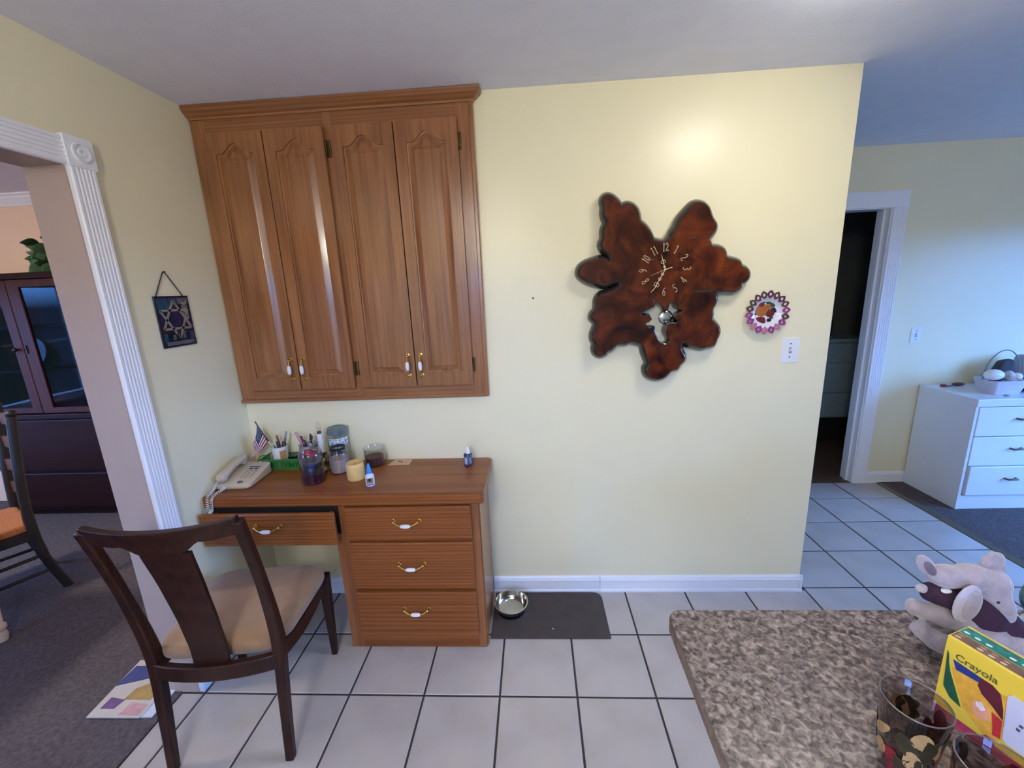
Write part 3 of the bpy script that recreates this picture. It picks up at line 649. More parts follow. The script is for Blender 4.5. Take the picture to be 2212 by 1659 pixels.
# ---------------- stained-glass hanging on the left wall
SY0, SY1, SZ0, SZ1 = -0.402, -0.236, 1.447, 1.652
sg = thing('stained_glass_hanging', 'small dark blue stained glass panel with a six-pointed star hanging by a chain', 'wall hanging', (0.0, -0.32, 1.447))
G = lambda c, nme: plain(nme, srgb(*c), rough=0.12, var=0.25, vscale=30, coat=0.4)
g_edge = G((18, 24, 44), 'lead_edge'); g_teal = G((24, 70, 96), 'teal_glass'); g_navy = G((22, 26, 70), 'navy_glass'); g_beige = G((138, 132, 118), 'beige_glass'); g_olive = G((112, 116, 98), 'leaf_glass'); g_grey = G((84, 92, 104), 'grey_glass')
pan = MB().box(0.002, 0.007, SY0, SY1, SZ0, SZ1).build('glass_panel', g_edge, sg, bevel=0.001)
Wd, Hd = SY1-SY0, SZ1-SZ0
S = lambda u, v, x=0.0075: (x, SY0+u*Wd, SZ0+v*Hd)
def quad_piece(name, pts, m, x=0.0082):
    mb = MB(); n = len(pts); mb.loops([[S(u, v, 0.0066) for u, v in pts], [S(u, v, x) for u, v in pts]]); return mb.build(name, m, pan)
for i, (u0, u1, v0, v1, m) in enumerate([(0.04, 0.36, 0.74, 0.96, g_teal), (0.37, 0.62, 0.80, 0.96, g_teal), (0.64, 0.96, 0.84, 0.96, g_grey), (0.04, 0.24, 0.44, 0.70, g_navy), (0.36, 0.66, 0.36, 0.70, g_navy), (0.68, 0.96, 0.42, 0.82, g_navy),
     (0.06, 0.16, 0.10, 0.27, g_teal), (0.84, 0.95, 0.12, 0.27, g_teal), (0.30, 0.40, 0.14, 0.24, g_grey), (0.62, 0.70, 0.16, 0.30, g_grey)]):
    quad_piece('glass_piece', [(u0, v0), (u1, v0), (u1, v1), (u0, v1)], m, 0.0078)
def strip(p, q, w=0.055, m=g_beige, name='star_bar', x=0.0092):
    p, q = Vector(p), Vector(q); d = (q-p).normalized(); nrm = Vector((-d.y, d.x*0.81))*w/2
    quad_piece(name, [tuple(p-nrm), tuple(q-nrm), tuple(q+nrm), tuple(p+nrm)], m, x)
for tri3 in ([(0.50, 0.91), (0.10, 0.36), (0.92, 0.36)], [(0.08, 0.72), (0.90, 0.72), (0.52, 0.17)]):
    for i in range(3): strip(tri3[i], tri3[(i+1) % 3])
for i in range(5):
    for s in (-1, 1):
        quad_piece('leaf_piece', [(0.82, 0.50+i*0.075), (0.82+s*0.09, 0.55+i*0.075), (0.82+s*0.07, 0.60+i*0.075), (0.82+s*0.005, 0.55+i*0.075)], g_olive if i % 2 else g_beige, 0.0096)
quad_piece('lower_band', [(0.10, 0.04), (0.93, 0.04), (0.93, 0.11), (0.10, 0.11)], g_grey, 0.0086)
for u in (0.20, 0.26, 0.44, 0.50, 0.76): quad_piece('dark_bar', [(u, 0.11), (u+0.035, 0.11), (u+0.035, 0.27), (u, 0.27)], g_edge, 0.0094)
mb = MB()
for a, b2 in (((0.005, -0.388, 1.651), (0.004, -0.332, 1.744)), ((0.005, -0.258, 1.651), (0.004, -0.321, 1.744))):
    a, b2 = Vector(a), Vector(b2)
    for i in range(16): mb.ball(a+(b2-a)*(i+0.5)/16, 0.0026, 6, 5)
    mb.tube([a, b2], 0.0014, 6)
mb.build('chain', M_BLACK, sg)
MB().tube([(0.0, -0.3265, 1.745), (0.010, -0.3265, 1.747)], 0.003, 8).build('hook', M_BLACK, sg)
# ================================================================== DESK AND CHAIR
DT = 0.79
desk = thing('desk', 'built-in oak desk with three-drawer pedestal and a slightly open pencil drawer', 'desk', (0.62, -0.19, 0.0))
# top: slab with eased edges and a rounded right rear corner
prof = [(0.003, -0.385), (1.225, -0.385), (1.241, -0.372), (1.241, -0.030), (1.232, -0.008), (1.215, -0.001), (0.003, -0.001)]
MB().poly(prof, [], lambda a, b: (a, b, DT-0.053), lambda a, b: (a, b, DT)).build('desktop', M_DESKH, desk, bevel=0.006, seg=3)
PXL, PXR, PYF = 0.572, 1.213, -0.372
MB().box(PXR-0.018, PXR, PYF+0.02, -0.016, 0.001, DT-0.053).build('side_panel', M_DESKV, desk)
MB().box(PXL, PXL+0.018, PYF+0.02, -0.016, 0.001, DT-0.053).build('side_panel', M_DESKV, desk)
MB().box(PXL+0.018, PXR-0.018, -0.03, -0.018, 0.001, DT-0.055).build('back_panel', M_DESKV, desk)
MB().box(PXR-0.001, PXR+0.006, PYF+0.012, PYF+0.032, 0.001, DT-0.054).build('corner_bead', M_DESKV, desk, bevel=0.002)
MB().box(PXL, PXL+0.058, PYF, PYF+0.02, 0.001, DT-0.053).build('stile', M_DESKV, desk, bevel=0.001)
MB().box(PXR-0.035, PXR, PYF, PYF+0.02, 0.001, DT-0.053).build('stile', M_DESKV, desk, bevel=0.001)
for z0, z1 in ((0.001, 0.09), (0.30, 0.345), (0.548, 0.592), (0.722, DT-0.053)):
    MB().box(PXL+0.058, PXR-0.035, PYF+0.001, PYF+0.02, z0, z1).build('rail', M_DESKH, desk)
def drawer(x0, x1, z0, z1, yf, depth, hc):
    d = MB().box(x0, x1, yf, yf+0.018, z0, z1).build('drawer', M_DESKH, desk, bevel=0.004)
    mb = MB(); mb.box(x0+0.03, x0+0.042, yf+0.018, yf+depth, z0+0.02, z1-0.02); mb.box(x1-0.042, x1-0.03, yf+0.018, yf+depth, z0+0.02, z1-0.02); mb.box(x0+0.042, x1-0.042, yf+depth-0.012, yf+depth, z0+0.02, z1-0.02); mb.box(x0+0.03, x1-0.03, yf+0.018, yf+depth, z0+0.012, z0+0.02)
    mb.build('drawer_box', M_DESKH, d)
    pull(d, 'x', (hc[0], yf, hc[1]), 0.112)
drawer(0.630, 1.182, 0.580, 0.732, -0.3905, 0.30, (0.904, 0.672))
drawer(0.632, 1.182, 0.333, 0.560, -0.3905, 0.30, (0.907, 0.462))
drawer(0.632, 1.182, 0.078, 0.312, -0.3905, 0.30, (0.907, 0.232))
MB().box(0.012, 0.60, -0.395, -0.377, 0.600, 0.733).build('drawer_rail_back', M_DARK, desk).location = (0, 0.02, 0)
drawer(0.010, 0.606, 0.580, 0.730, -0.432, 0.36, (0.318, 0.679))
MB().box(0.003, 0.010, -0.36, -0.02, 0.60, DT-0.053).build('side_cleat', M_DESKV, desk)
MB().box(0.560, 0.572, -0.39, -0.05, 0.63, 0.66).build('drawer_slide', plain('grey_slide_metal', srgb(150, 154, 160), rough=0.4, metal=0.6), desk)

# ---------------- side chair drawn up to the desk (local: x right, y forward, origin between the rear feet)
ch = thing('side_chair', 'dark walnut splat-back side chair with tan seat drawn up to the desk', 'chair', (0.346, -0.869, 0.0), 0.1137)
def cb(mb, name, m, **k): return mb.build(name, m, ch, world=False, **k)
def bez(pts, n=8):
    out = []
    P = [Vector(p) for p in pts]
    for i in range(len(P)-1):
        p0, p1, p2, p3 = P[max(i-1, 0)], P[i], P[i+1], P[min(i+2, len(P)-1)]
        for s in range(n):
            t = s/n; out.append(0.5*((2*p1)+(-p0+p2)*t+(2*p0-5*p1+4*p2-p3)*t*t+(-p0+3*p1-3*p2+p3)*t*t*t))
    return out+[P[-1]]
for s in (-1, 1):
    ctl = [(s*0.203, -0.012, 0.0), (s*0.205, 0.012, 0.2), (s*0.209, 0.034, 0.40), (s*0.212, 0.036, 0.48), (s*0.216, 0.018, 0.62), (s*0.219, -0.012, 0.78), (s*0.221, -0.045, 0.92), (s*0.222, -0.062, 0.985)]
    path = bez(ctl, 5); n = len(path); sz = []
    for p in path:
        z = p.z; d = 0.030+0.012*max(0, 1-abs(z-0.45)/0.25); wd = 0.030+0.006*max(0, 1-abs(z-0.45)/0.3)
        if z < 0.3: d = 0.028+0.010*z/0.3
        sz.append((wd, d))
    cb(MB().sweep(path, sz, (1, 0, 0)), 'back_post', M_WALNUT, bevel=0.005, smooth=45)
    fl = [(s*0.208, 0.440, 0.0), (s*0.214, 0.437, 0.42)]
    cb(MB().sweep(fl, [(0.024, 0.024), (0.042, 0.042)], (1, 0, 0)), 'leg', M_WALNUT, bevel=0.003)
    sr = bez([(s*0.209, 0.045, 0.412), (s*0.216, 0.18, 0.388), (s*0.218, 0.32, 0.392), (s*0.216, 0.425, 0.412)], 5)
    cb(MB().sweep(sr, (0.022, 0.056), (1, 0, 0)), 'side_rail', M_WALNUT, bevel=0.003)
def bow(x, y0, b): return y0 - b*(1-(x/0.22)**2)
# top rail with shoulders running into the splat
def curved_board(outline, yfun, th, n_unused=0):
    """outline in (x,z) with both edges given as matching lists: top edge and bottom edge left->right"""
    top, bot = outline; rings = []
    for (xt, zt), (xb, zb) in zip(top, bot):
        yt, yb = yfun(xt, zt), yfun(xb, zb)
        rings.append([(xb, yb-th/2, zb), (xb, yb+th/2, zb), (xt, yt+th/2, zt), (xt, yt-th/2, zt)])
    return MB().loops(rings)
def back_y(x, z):
    base = 0.036 + (0.018-0.036)*0 ; k = [(0.40, 0.034), (0.48, 0.036), (0.62, 0.018), (0.78, -0.012), (0.92, -0.045), (1.0, -0.064)]
    for (a, ya), (b2, yb) in zip(k, k[1:]):
        if z <= b2: base = ya+(yb-ya)*(max(z, a)-a)/(b2-a); break
    else: base = -0.064
    return base - 0.030*(1-min(1, (x/0.22)**2))
xs = [-0.222+0.444*i/24 for i in range(25)]
top = [(x, 0.994-0.012*(1-(x/0.222)**2)+0.006*(abs(x)/0.222)**4) for x in xs]
def drop(x):
    a = abs(x)
    if a < 0.072: return 0.895
    if a < 0.12: return 0.905+0.030*math.sin((a-0.072)/0.048*PI/2)
    return 0.930+0.008*(a-0.12)/0.1
cb(curved_board((top, [(x, drop(x)) for x in xs]), back_y, 0.024), 'top_rail', M_WALNUT, bevel=0.003, smooth=40)
zs = [0.395+0.50*i/16 for i in range(17)]
L1 = [(-0.058-0.014*((z-0.395)/0.5)**2, z) for z in zs]; R1 = [(-x, z) for x, z in L1]
cb(curved_board((L1, R1), back_y, 0.012), 'back_splat', M_WALNUT, smooth=40)
cb(curved_board(([(x, 0.424) for x in xs[1:-1]], [(x, 0.365) for x in xs[1:-1]]), lambda x, z: 0.030-0.034*(1-(x/0.22)**2), 0.024), 'rear_rail', M_WALNUT, bevel=0.003, smooth=40)
cb(MB().box(-0.20, 0.20, 0.425, 0.447, 0.366, 0.42), 'front_rail', M_WALNUT, bevel=0.003)
rings = []
for sc, z in ((0.97, 0.415), (1.0, 0.425), (1.005, 0.445), (0.985, 0.463), (0.93, 0.474), (0.7, 0.482), (0.3, 0.485)):
    r = []
    for k in range(40):
        a = 2*PI*k/40; ca, sa = math.cos(a), math.sin(a)
        ex = math.copysign(abs(ca)**0.30, ca); ey = math.copysign(abs(sa)**0.30, sa)
        y = 0.245+0.212*ey*sc; hw = 0.212+0.026*(y/0.45); r.append((hw*ex*sc, y, z))
    rings.append(r)
cb(MB().loops(rings), 'seat_cushion', M_SEAT, smooth=60)

# ================================================================== THINGS ON THE DESK
Z = DT
# ---- telephone (local: x right, y away, wedge rising to the rear)
M_PHONE = plain('putty_phone_plastic', srgb(204, 192, 180), rough=0.4, var=0.03)
M_PHONE2 = plain('putty_phone_keys', srgb(168, 158, 146), rough=0.5, var=0.03)  # darker putty plastic of the number keys
M_BLUEGREY = plain('blue_grey_key', srgb(76, 88, 116), rough=0.4)
ph = thing('telephone', 'putty coloured corded desk telephone with blue keys by the left wall', 'telephone', (0.088, -0.222, Z), 0.03); ph.scale = (0.92, 0.92, 0.92)
def pb(mb, name, m, par=ph, **k): return mb.build(name, m, par, world=False, **k)
def slope(y): return 0.022+(y+0.105)/0.21*0.040
def rrect(w0, w1, y0, y1, r, n=5):
    pts = []
    for cx, cy, a0 in ((w1-r, y1-r, 0), (w0+r, y1-r, PI/2), (w0+r, y0+r, PI), (w1-r, y0+r, 1.5*PI)):
        for i in range(n+1): a = a0+PI/2*i/n; pts.append((cx+r*math.cos(a), cy+r*math.sin(a)))
    return pts
o1 = rrect(-0.088, 0.088, -0.105, 0.105, 0.022); o2 = rrect(-0.080, 0.080, -0.098, 0.098, 0.020)
body = pb(MB().loops([[(x, y, 0.0) for x, y in o2], [(x, y, 0.008) for x, y in o1], [(x, y, slope(y)-0.006) for x, y in o1], [(x, y, slope(y)) for x, y in o2]]), 'phone_body', M_PHONE, smooth=40)
def key(x, y, w, d, m, name='key'):
    r = rrect(x-w/2, x+w/2, y-d/2, y+d/2, min(w, d)*0.35, 3)
    return MB().loops([[(a, b2, slope(b2)-0.001) for a, b2 in r], [(a, b2, slope(b2)+0.003) for a, b2 in r]]).build(name, m, body, world=False)
key(0.030, 0.012, 0.055, 0.006, M_BLUEGREY, 'display_strip').location = (0, 0.04, 0.0065)
for x in (0.018, 0.046): key(x, 0.034, 0.020, 0.008, M_BLUEGREY)
for r_ in range(4):
    for c_ in range(3): key(0.012+c_*0.022, 0.012-r_*0.017, 0.012, 0.008, M_PHONE2)
key(0.030, -0.078, 0.026, 0.016, M_BLUEGREY)
hs = [(-0.055, -0.098, 0.050), (-0.055, -0.085, 0.058), (-0.055, -0.05, 0.068), (-0.055, 0.0, 0.080), (-0.055, 0.05, 0.088), (-0.055, 0.085, 0.090), (-0.055, 0.10, 0.088)]
hsm = MB().sweep(hs, [(0.040, 0.020), (0.050, 0.030), (0.046, 0.026), (0.040, 0.024), (0.046, 0.026), (0.050, 0.030), (0.040, 0.020)], (1, 0, 0))
hsm.ball((-0.055, -0.075, 0.050), (0.024, 0.024, 0.018)); hsm.ball((-0.055, 0.080, 0.074), (0.024, 0.024, 0.018))
pb(hsm, 'handset', M_PHONE, bevel=0.008, smooth=60)
cp = []; N = 190
path = bez([(-0.055, -0.100, 0.052), (-0.062, -0.125, 0.030), (-0.066, -0.142, 0.012), (-0.068, -0.176, -0.002), (-0.068, -0.188, -0.045), (-0.062, -0.190, -0.072), (-0.050, -0.189, -0.060), (-0.046, -0.188, -0.020), (-0.040, -0.175, 0.004), (-0.030, -0.130, 0.012), (-0.030, -0.106, 0.014)], 12)
for i in range(N*5+1):
    t = i/(N*5)*(len(path)-1); j = min(int(t), len(path)-2); p = path[j].lerp(path[j+1], t-j); d = (path[j+1]-path[j]).normalized()
    a = Vector((1, 0, 0)); a = (a-d*a.dot(d)).normalized(); b2 = d.cross(a); an = i*2*PI/20.0
    cp.append(p+(a*math.cos(an)+b2*math.sin(an))*0.0058)
pb(MB().tube(cp, 0.0013, 5), 'coiled_cord', M_WHITEPL, smooth=60)

# ---- green basket
M_GREEN = plain('green_basket_plastic', srgb(50, 138, 66), rough=0.4, var=0.08)
bx0, bx1, by0, by1, hb = 0.095, 0.380, -0.116, -0.020, 0.056
bk = thing('green_basket', 'green slotted plastic basket against the wall on the desk', 'basket', ((bx0+bx1)/2, (by0+by1)/2, Z))
mb = MB(); fl = 0.012
mb.box(bx0+fl, bx1-fl, by0+fl, by1-fl, Z, Z+0.003)
def wallstrip(p, q, n, out):
    p, q = Vector(p), Vector(q); out = Vector(out)
    for z0, z1, s in ((0.0, 0.014, None), (0.044, hb, None), (0.014, 0.044, n)):
        def P(t, z, th): return p.lerp(q, t)+out*(fl*z/hb+th)+Vector((0, 0, Z+z))
        segs = [(0, 1)] if s is None else [((i+0.0)/s, (i+0.55)/s) for i in range(s)]
        for a, c in segs: mb.hull8([P(a, z0, -0.002), P(c, z0, -0.002), P(c, z0, 0), P(a, z0, 0), P(a, z1, -0.002), P(c, z1, -0.002), P(c, z1, 0), P(a, z1, 0)])
wallstrip((bx0+fl, by0+fl, 0), (bx1-fl, by0+fl, 0), 24, (0, -1, 0)); wallstrip((bx0+fl, by1-fl, 0), (bx1-fl, by1-fl, 0), 24, (0, 1, 0))
wallstrip((bx0+fl, by0+fl, 0), (bx0+fl, by1-fl, 0), 8, (-1, 0, 0)); wallstrip((bx1-fl, by0+fl, 0), (bx1-fl, by1-fl, 0), 8, (1, 0, 0))
mb.build('slotted_sides', M_GREEN, bk)
rim = [(bx0, by0), (bx1, by0), (bx1, by1), (bx0, by1), (bx0, by0)]
MB().tube([(x, y, Z+hb) for x, y in rim], 0.003, 8).build('rim', M_GREEN, bk, smooth=50)

# ---- pencil cups
M_CUPW = plain('white_mug_glaze', srgb(232, 232, 240), rough=0.25, var=0.01); M_CUPTAN = plain('tan_mug_band', srgb(190, 150, 98), rough=0.35, var=0.1)
def cup(x, y, z, r, h, label, band):
    t = thing('pencil_cup', label, 'cup', (x, y, z))
    MB().lathe([(0.001, 0.0), (r*0.86, 0.0), (r*0.88, 0.003), (r, h), (r-0.003, h), (r*0.86-0.003, 0.005), (0.001, 0.005)], 28, (x, y, z)).build('cup_body', M_CUPW, t, smooth=50)
    if band:
        for a0, a1 in ((2.2, 3.9), (5.2, 6.0)):
            rg = []
            for k in range(13):
                a = a0+(a1-a0)*k/12; rg.append([(x+(r*0.88+0.0012+r*0.12*zz/h)*math.cos(a), y+(r*0.88+0.0012+r*0.12*zz/h)*math.sin(a), z+zz) for zz in (0.004, h*0.3, h*0.6, h*0.84)])
            MB().loops(rg, cap=False, closed=False).build('tan_print', M_CUPTAN, t, smooth=60)
    return t
cup(0.180, -0.067, Z+0.004, 0.038, 0.108, 'white and tan cup of pens standing in the green basket', True)
cup(0.325, -0.067, Z+0.004, 0.036, 0.110, 'white cup of pens behind the tall jar with the red bow', False)
def pen(name, label, a, b2, r, col, cap_col, tip=0.25, cat='pen', grp='pens and pencils in the desk cups'):
    a, b2 = Vector(a), Vector(b2); o = thing(name, label, cat, a, group=grp)
    m = a.lerp(b2, 1-tip)
    MB().tube([a, m], [r*0.9, r], 8).build('barrel', plain(name+'_c'+str(len(MATS)), srgb(*col), rough=0.4), o, smooth=50)
    MB().tube([m, m.lerp(b2, 0.9), b2], [r*1.08, r*1.0, r*0.5], 8).build('cap', plain(name+'_t'+str(len(MATS)), srgb(*cap_col), rough=0.4), o, smooth=50)
cz = Z+0.012
pen('ballpoint_pen', 'cream pen with dark tip leaning left in the tan cup', (0.205, -0.075, cz), (0.128, -0.082, cz+0.148), 0.0045, (206, 190, 130), (50, 34, 50), 0.12)
pen('ballpoint_pen', 'red and white pen standing in the tan cup', (0.19, -0.06, cz), (0.165, -0.05, cz+0.150), 0.005, (226, 222, 226), (150, 48, 58), 0.3)
pen('ballpoint_pen', 'white pen leaning beside the flag stick in the tan cup', (0.195, -0.062, cz), (0.158, -0.072, cz+0.135), 0.004, (226, 226, 230), (214, 214, 220), 0.2)
pen('marker_pen', 'short brown marker in the middle of the tan cup', (0.185, -0.072, cz), (0.183, -0.078, cz+0.128), 0.008, (70, 56, 44), (60, 46, 36), 0.3)
pen('marker_pen', 'dark olive marker leaning right in the tan cup', (0.19, -0.07, cz), (0.212, -0.072, cz+0.125), 0.009, (66, 60, 42), (58, 52, 38), 0.3)
pen('ballpoint_pen', 'blue pen leaning far right in the tan cup', (0.175, -0.065, cz), (0.234, -0.075, cz+0.178), 0.005, (86, 98, 150), (150, 156, 170), 0.2)
pen('emery_board', 'flat pink emery board leaning left in the cup behind the jar', (0.338, -0.068, cz), (0.283, -0.078, cz+0.175), 0.007, (206, 150, 160), (206, 150, 160), 0.3)
pen('marker_pen', 'dark maroon marker in the cup behind the jar', (0.33, -0.06, cz), (0.300, -0.07, cz+0.150), 0.006, (80, 30, 54), (70, 26, 48), 0.3)
pen('marker_pen', 'thick plum marker in the cup behind the jar', (0.325, -0.075, cz), (0.318, -0.078, cz+0.130), 0.009, (88, 34, 60), (80, 30, 56), 0.3)
pen('ballpoint_pen', 'black and white pen leaning right in the cup behind the jar', (0.325, -0.06, cz), (0.352, -0.07, cz+0.160), 0.005, (230, 230, 236), (30, 32, 48), 0.3)
pen('ballpoint_pen', 'second white pen with a black clip in the cup behind the jar', (0.318, -0.068, cz), (0.362, -0.076, cz+0.152), 0.005, (232, 232, 238), (40, 42, 60), 0.25)
# ---- dark box with a pale label in the basket
t = thing('small_box', 'small dark box with a pale label lying in the green basket', 'box', (0.257, -0.066, Z+0.0035))
MB().box(0.236, 0.278, -0.098, -0.036, Z+0.0035, Z+0.066).build('box_body', M_BLACK, t, bevel=0.001)
MB().box(0.241, 0.276, -0.0988, -0.0978, Z+0.030, Z+0.052).build('paper_label', plain('pale_label', srgb(170, 184, 190), rough=0.5), t)
# ---- flag
fg = thing('flag', 'small american stick flag standing in the tan pencil cup', 'flag', (0.19, -0.075, cz))
ptop = Vector((0.092, -0.083, 1.030)); pbot = Vector((0.196, -0.080, Z+0.014))
MB().tube([pbot, ptop], 0.0024, 8).build('stick', plain('dark_stick', srgb(58, 40, 44), rough=0.5), fg, smooth=50)
MB().ball(ptop+Vector((-0.001, 0, 0.004)), 0.0045, 10, 7).build('gold_tip', M_BRASS, fg, smooth=60)
M_FR = plain('flag_red', srgb(150, 40, 64), rough=0.8); M_FW = plain('flag_white', srgb(222, 214, 216), rough=0.8); M_FB = plain('flag_blue', srgb(46, 52, 92), rough=0.8)
hd = (pbot-ptop).normalized(); hoist0 = ptop+hd*0.010; HL = 0.100
mb = MB(); NS, NT = 13, 14; grid = []
for i in range(NS+1):
    s = i/NS; a = hoist0+hd*HL*s; row = []
    e = Vector((0.058-0.016*s, -0.090, 0.900-0.046*s-0.010*math.sin(s*PI)))
    for j in range(NT+1):
        tt = j/NT; p = a.lerp(e, tt); p.y += 0.010*math.sin(tt*7+s*5)*tt; p.z -= 0.010*math.sin(tt*PI); row.append(p)
    grid.append(row)
flat = [p for r in grid for p in r]; mb.add(flat, [])
for i in range(NS):
    for j in range(NT):
        mb.cur = 2 if (i < 7 and j < 6) else (0 if i % 2 == 0 else 1)
        k = i*(NT+1)+j; mb.f.append([k, k+1, k+NT+2, k+NT+1]); mb.mi.append(mb.cur)
fc = mb.build('flag_cloth', [M_FR, M_FW, M_FB], fg, smooth=80)
sm = fc.modifiers.new('thickness', 'SOLIDIFY'); sm.thickness = 0.0006
mb = MB()
for i in range(6):
    for j in range(5):
        p = grid[i+1][j+1].lerp(grid[i][j], 0.5) if i < 6 else grid[i][j]; mb.ball(p+Vector((0, -0.0008, 0)), (0.0016, 0.0006, 0.0016), 6, 5)
st = mb.build('stars', M_FW, fg); st['kind'] = 'stuff'
# ---- grey cable loop behind the phone
tag(MB().tube(bez([(0.035, -0.045, Z+0.004), (0.050, -0.050, Z+0.040), (0.085, -0.052, Z+0.056), (0.105, -0.050, Z+0.035), (0.085, -0.046, Z+0.006), (0.045, -0.030, Z+0.004)], 8), 0.003, 8).build('cable', plain('grey_cable', srgb(120, 116, 108), rough=0.5)), 'grey cable looped behind the telephone beside the green basket', 'cable')

# ---- glass jars and candles
def jar_glass(t, prof_out, th, x, y, name='glass', m=None, n=36):
    inner = [(max(0.001, r-th), z+(th if i == 0 else 0)) for i, (r, z) in enumerate(prof_out)]
    pr = [(0.001, prof_out[0][1])]+prof_out+list(reversed(inner))+[(0.001, prof_out[0][1]+th)]
    return MB().lathe(pr, n, (x, y, Z)).build(name, m or M_GLASS, t, smooth=50)
M_SMOKE = thin_glass('smoky_jar_glass', (0.86, 0.86, 0.88), 0.04)
x, y = 0.437, -0.245
t = thing('glass_jar', 'tall clear glass jar with a red bow above blue wrap and dark purple base', 'jar', (x, y, Z))
jar_glass(t, [(0.042, 0.0), (0.050, 0.004), (0.053, 0.02), (0.053, 0.125), (0.048, 0.150), (0.041, 0.162), (0.040, 0.182), (0.043, 0.186)], 0.003, x, y, m=M_SMOKE)
MB().lathe([(0.001, 0.004), (0.048, 0.004), (0.0495, 0.02), (0.0495, 0.045), (0.001, 0.048)], 30, (x, y, Z)).build('purple_wax', plain('dark_purple_wax', srgb(66, 26, 48), rough=0.35), t, smooth=40)
bl = MB(); random.seed(3)
for i in range(9): bl.ball((x+random.uniform(-0.018, 0.018), y-0.012+random.uniform(-0.012, 0.018), Z+0.078+random.uniform(-0.016, 0.020)), random.uniform(0.012, 0.019), 8, 6)
bl.build('blue_wrap', plain('blue_foil', srgb(56, 72, 128), rough=0.3, var=0.3, vscale=60), t, smooth=30)
rb = MB()
for i in range(12):
    a = 2*PI*i/12; rb.ball((x+0.022*math.cos(a), y-0.006+0.018*math.sin(a), Z+0.140+0.006*math.sin(3*a)), (0.013, 0.011, 0.009), 8, 6)
rb.ball((x, y-0.008, Z+0.148), (0.018, 0.016, 0.012), 10, 8)
rb.build('red_bow', plain('red_ribbon', srgb(184, 36, 62), rough=0.4, var=0.2, vscale=50), t, smooth=30)
MB().lathe([(0.001, 0.098), (0.047, 0.098), (0.049, 0.104), (0.047, 0.110), (0.001, 0.110)], 24, (x, y, Z)).build('grey_lid_insert', plain('grey_insert', srgb(106, 98, 106), rough=0.4, var=0.2), t, smooth=40)
# candle lamp
x, y = 0.418, -0.107
t = thing('candle_lamp', 'electric candle lamp with brass base, white candle tube and clear bulb', 'lamp', (x, y, Z))
MB().lathe([(0.001, 0), (0.031, 0), (0.032, 0.004), (0.027, 0.010), (0.014, 0.016), (0.010, 0.026), (0.015, 0.034), (0.018, 0.044), (0.013, 0.054), (0.008, 0.060), (0.010, 0.070), (0.019, 0.080), (0.024, 0.090), (0.023, 0.092), (0.012, 0.086), (0.001, 0.086)], 28, (x, y, Z)).build('brass_base', M_BRASS, t, smooth=50)
MB().tube([(x, y, Z+0.086), (x, y, Z+0.185)], 0.0115, 16).build('candle_tube', M_WHITEPL, t, smooth=50)
MB().tube([(x, y, Z+0.185), (x, y, Z+0.196)], 0.010, 14).build('bulb_socket', plain('brown_socket', srgb(96, 70, 52), rough=0.4), t, smooth=50)
MB().lathe([(0.007, 0.196), (0.011, 0.206), (0.0125, 0.216), (0.010, 0.230), (0.004, 0.243), (0.001, 0.246)], 18, (x, y, Z)).build('clear_bulb', M_GLASS, t, smooth=60)
MB().tube([(x-0.003, y, Z+0.2), (x-0.003, y, Z+0.218), (x+0.003, y, Z+0.218), (x+0.003, y, Z+0.2)], 0.0006, 5).build('filament', M_BRASS, t)
# tall jar with grey lid
x, y = 0.478, -0.050
t = thing('lidded_jar', 'tall glass jar with grey screw lid and white speckled label at the wall', 'jar', (x, y, Z))
jar_glass(t, [(0.043, 0.0), (0.046, 0.005), (0.046, 0.150), (0.043, 0.158), (0.043, 0.172)], 0.003, x, y)
MB().lathe([(0.001, 0.166), (0.046, 0.166), (0.047, 0.170), (0.047, 0.192), (0.043, 0.196), (0.038, 0.192), (0.001, 0.192)], 36, (x, y, Z)).build('lid', plain('grey_lid', srgb(112, 126, 130), rough=0.35, metal=0.3), t, smooth=40)
MB().lathe([(0.001, 0.005), (0.0420, 0.005), (0.0420, 0.08), (0.001, 0.085)], 30, (x, y, Z)).build('wax', plain('grey_white_wax', srgb(196, 196, 192), rough=0.5), t, smooth=40)
rg = []
for k in range(21):
    a = -2.2+2.6*k/20; rg.append([(x+0.0466*math.cos(a), y+0.0466*math.sin(a), Z+zz) for zz in (0.095+0.012*math.sin(k*0.5), 0.120, 0.150)])
MB().loops(rg, cap=False, closed=False).build('paper_label', ramp_noise('speckled_label', [(0.42, srgb(110, 116, 124)), (0.5, srgb(214, 224, 232)), (0.8, srgb(226, 234, 240))], 160, rough=0.5), t, smooth=60)
# pink jar candle with dark rim
x, y = 0.514, -0.138
t = thing('jar_candle', 'pale pink wax candle in a shouldered glass jar with sooty rim', 'candle', (x, y, Z))
jar_glass(t, [(0.040, 0.0), (0.047, 0.006), (0.048, 0.02), (0.048, 0.090), (0.045, 0.104), (0.040, 0.112), (0.039, 0.128), (0.042, 0.131)], 0.003, x, y, m=M_SMOKE)
MB().lathe([(0.001, 0.004), (0.043, 0.006), (0.0445, 0.02), (0.0445, 0.072), (0.001, 0.074)], 30, (x, y, Z)).build('wax', plain('pale_pink_wax', srgb(214, 192, 186), rough=0.5, var=0.04), t, smooth=40)
MB().lathe([(0.0365, 0.113), (0.0355, 0.113), (0.0345, 0.127), (0.0355, 0.127), (0.0365, 0.113)], 30, (x, y, Z), cap=False).build('soot_band', plain('brown_soot', srgb(62, 52, 46), rough=0.8, var=0.4, vscale=50), t, smooth=40)
MB().tube([(x, y, Z+0.073), (x+0.002, y, Z+0.086)], 0.0015, 6).build('wick', M_BLACK, t)
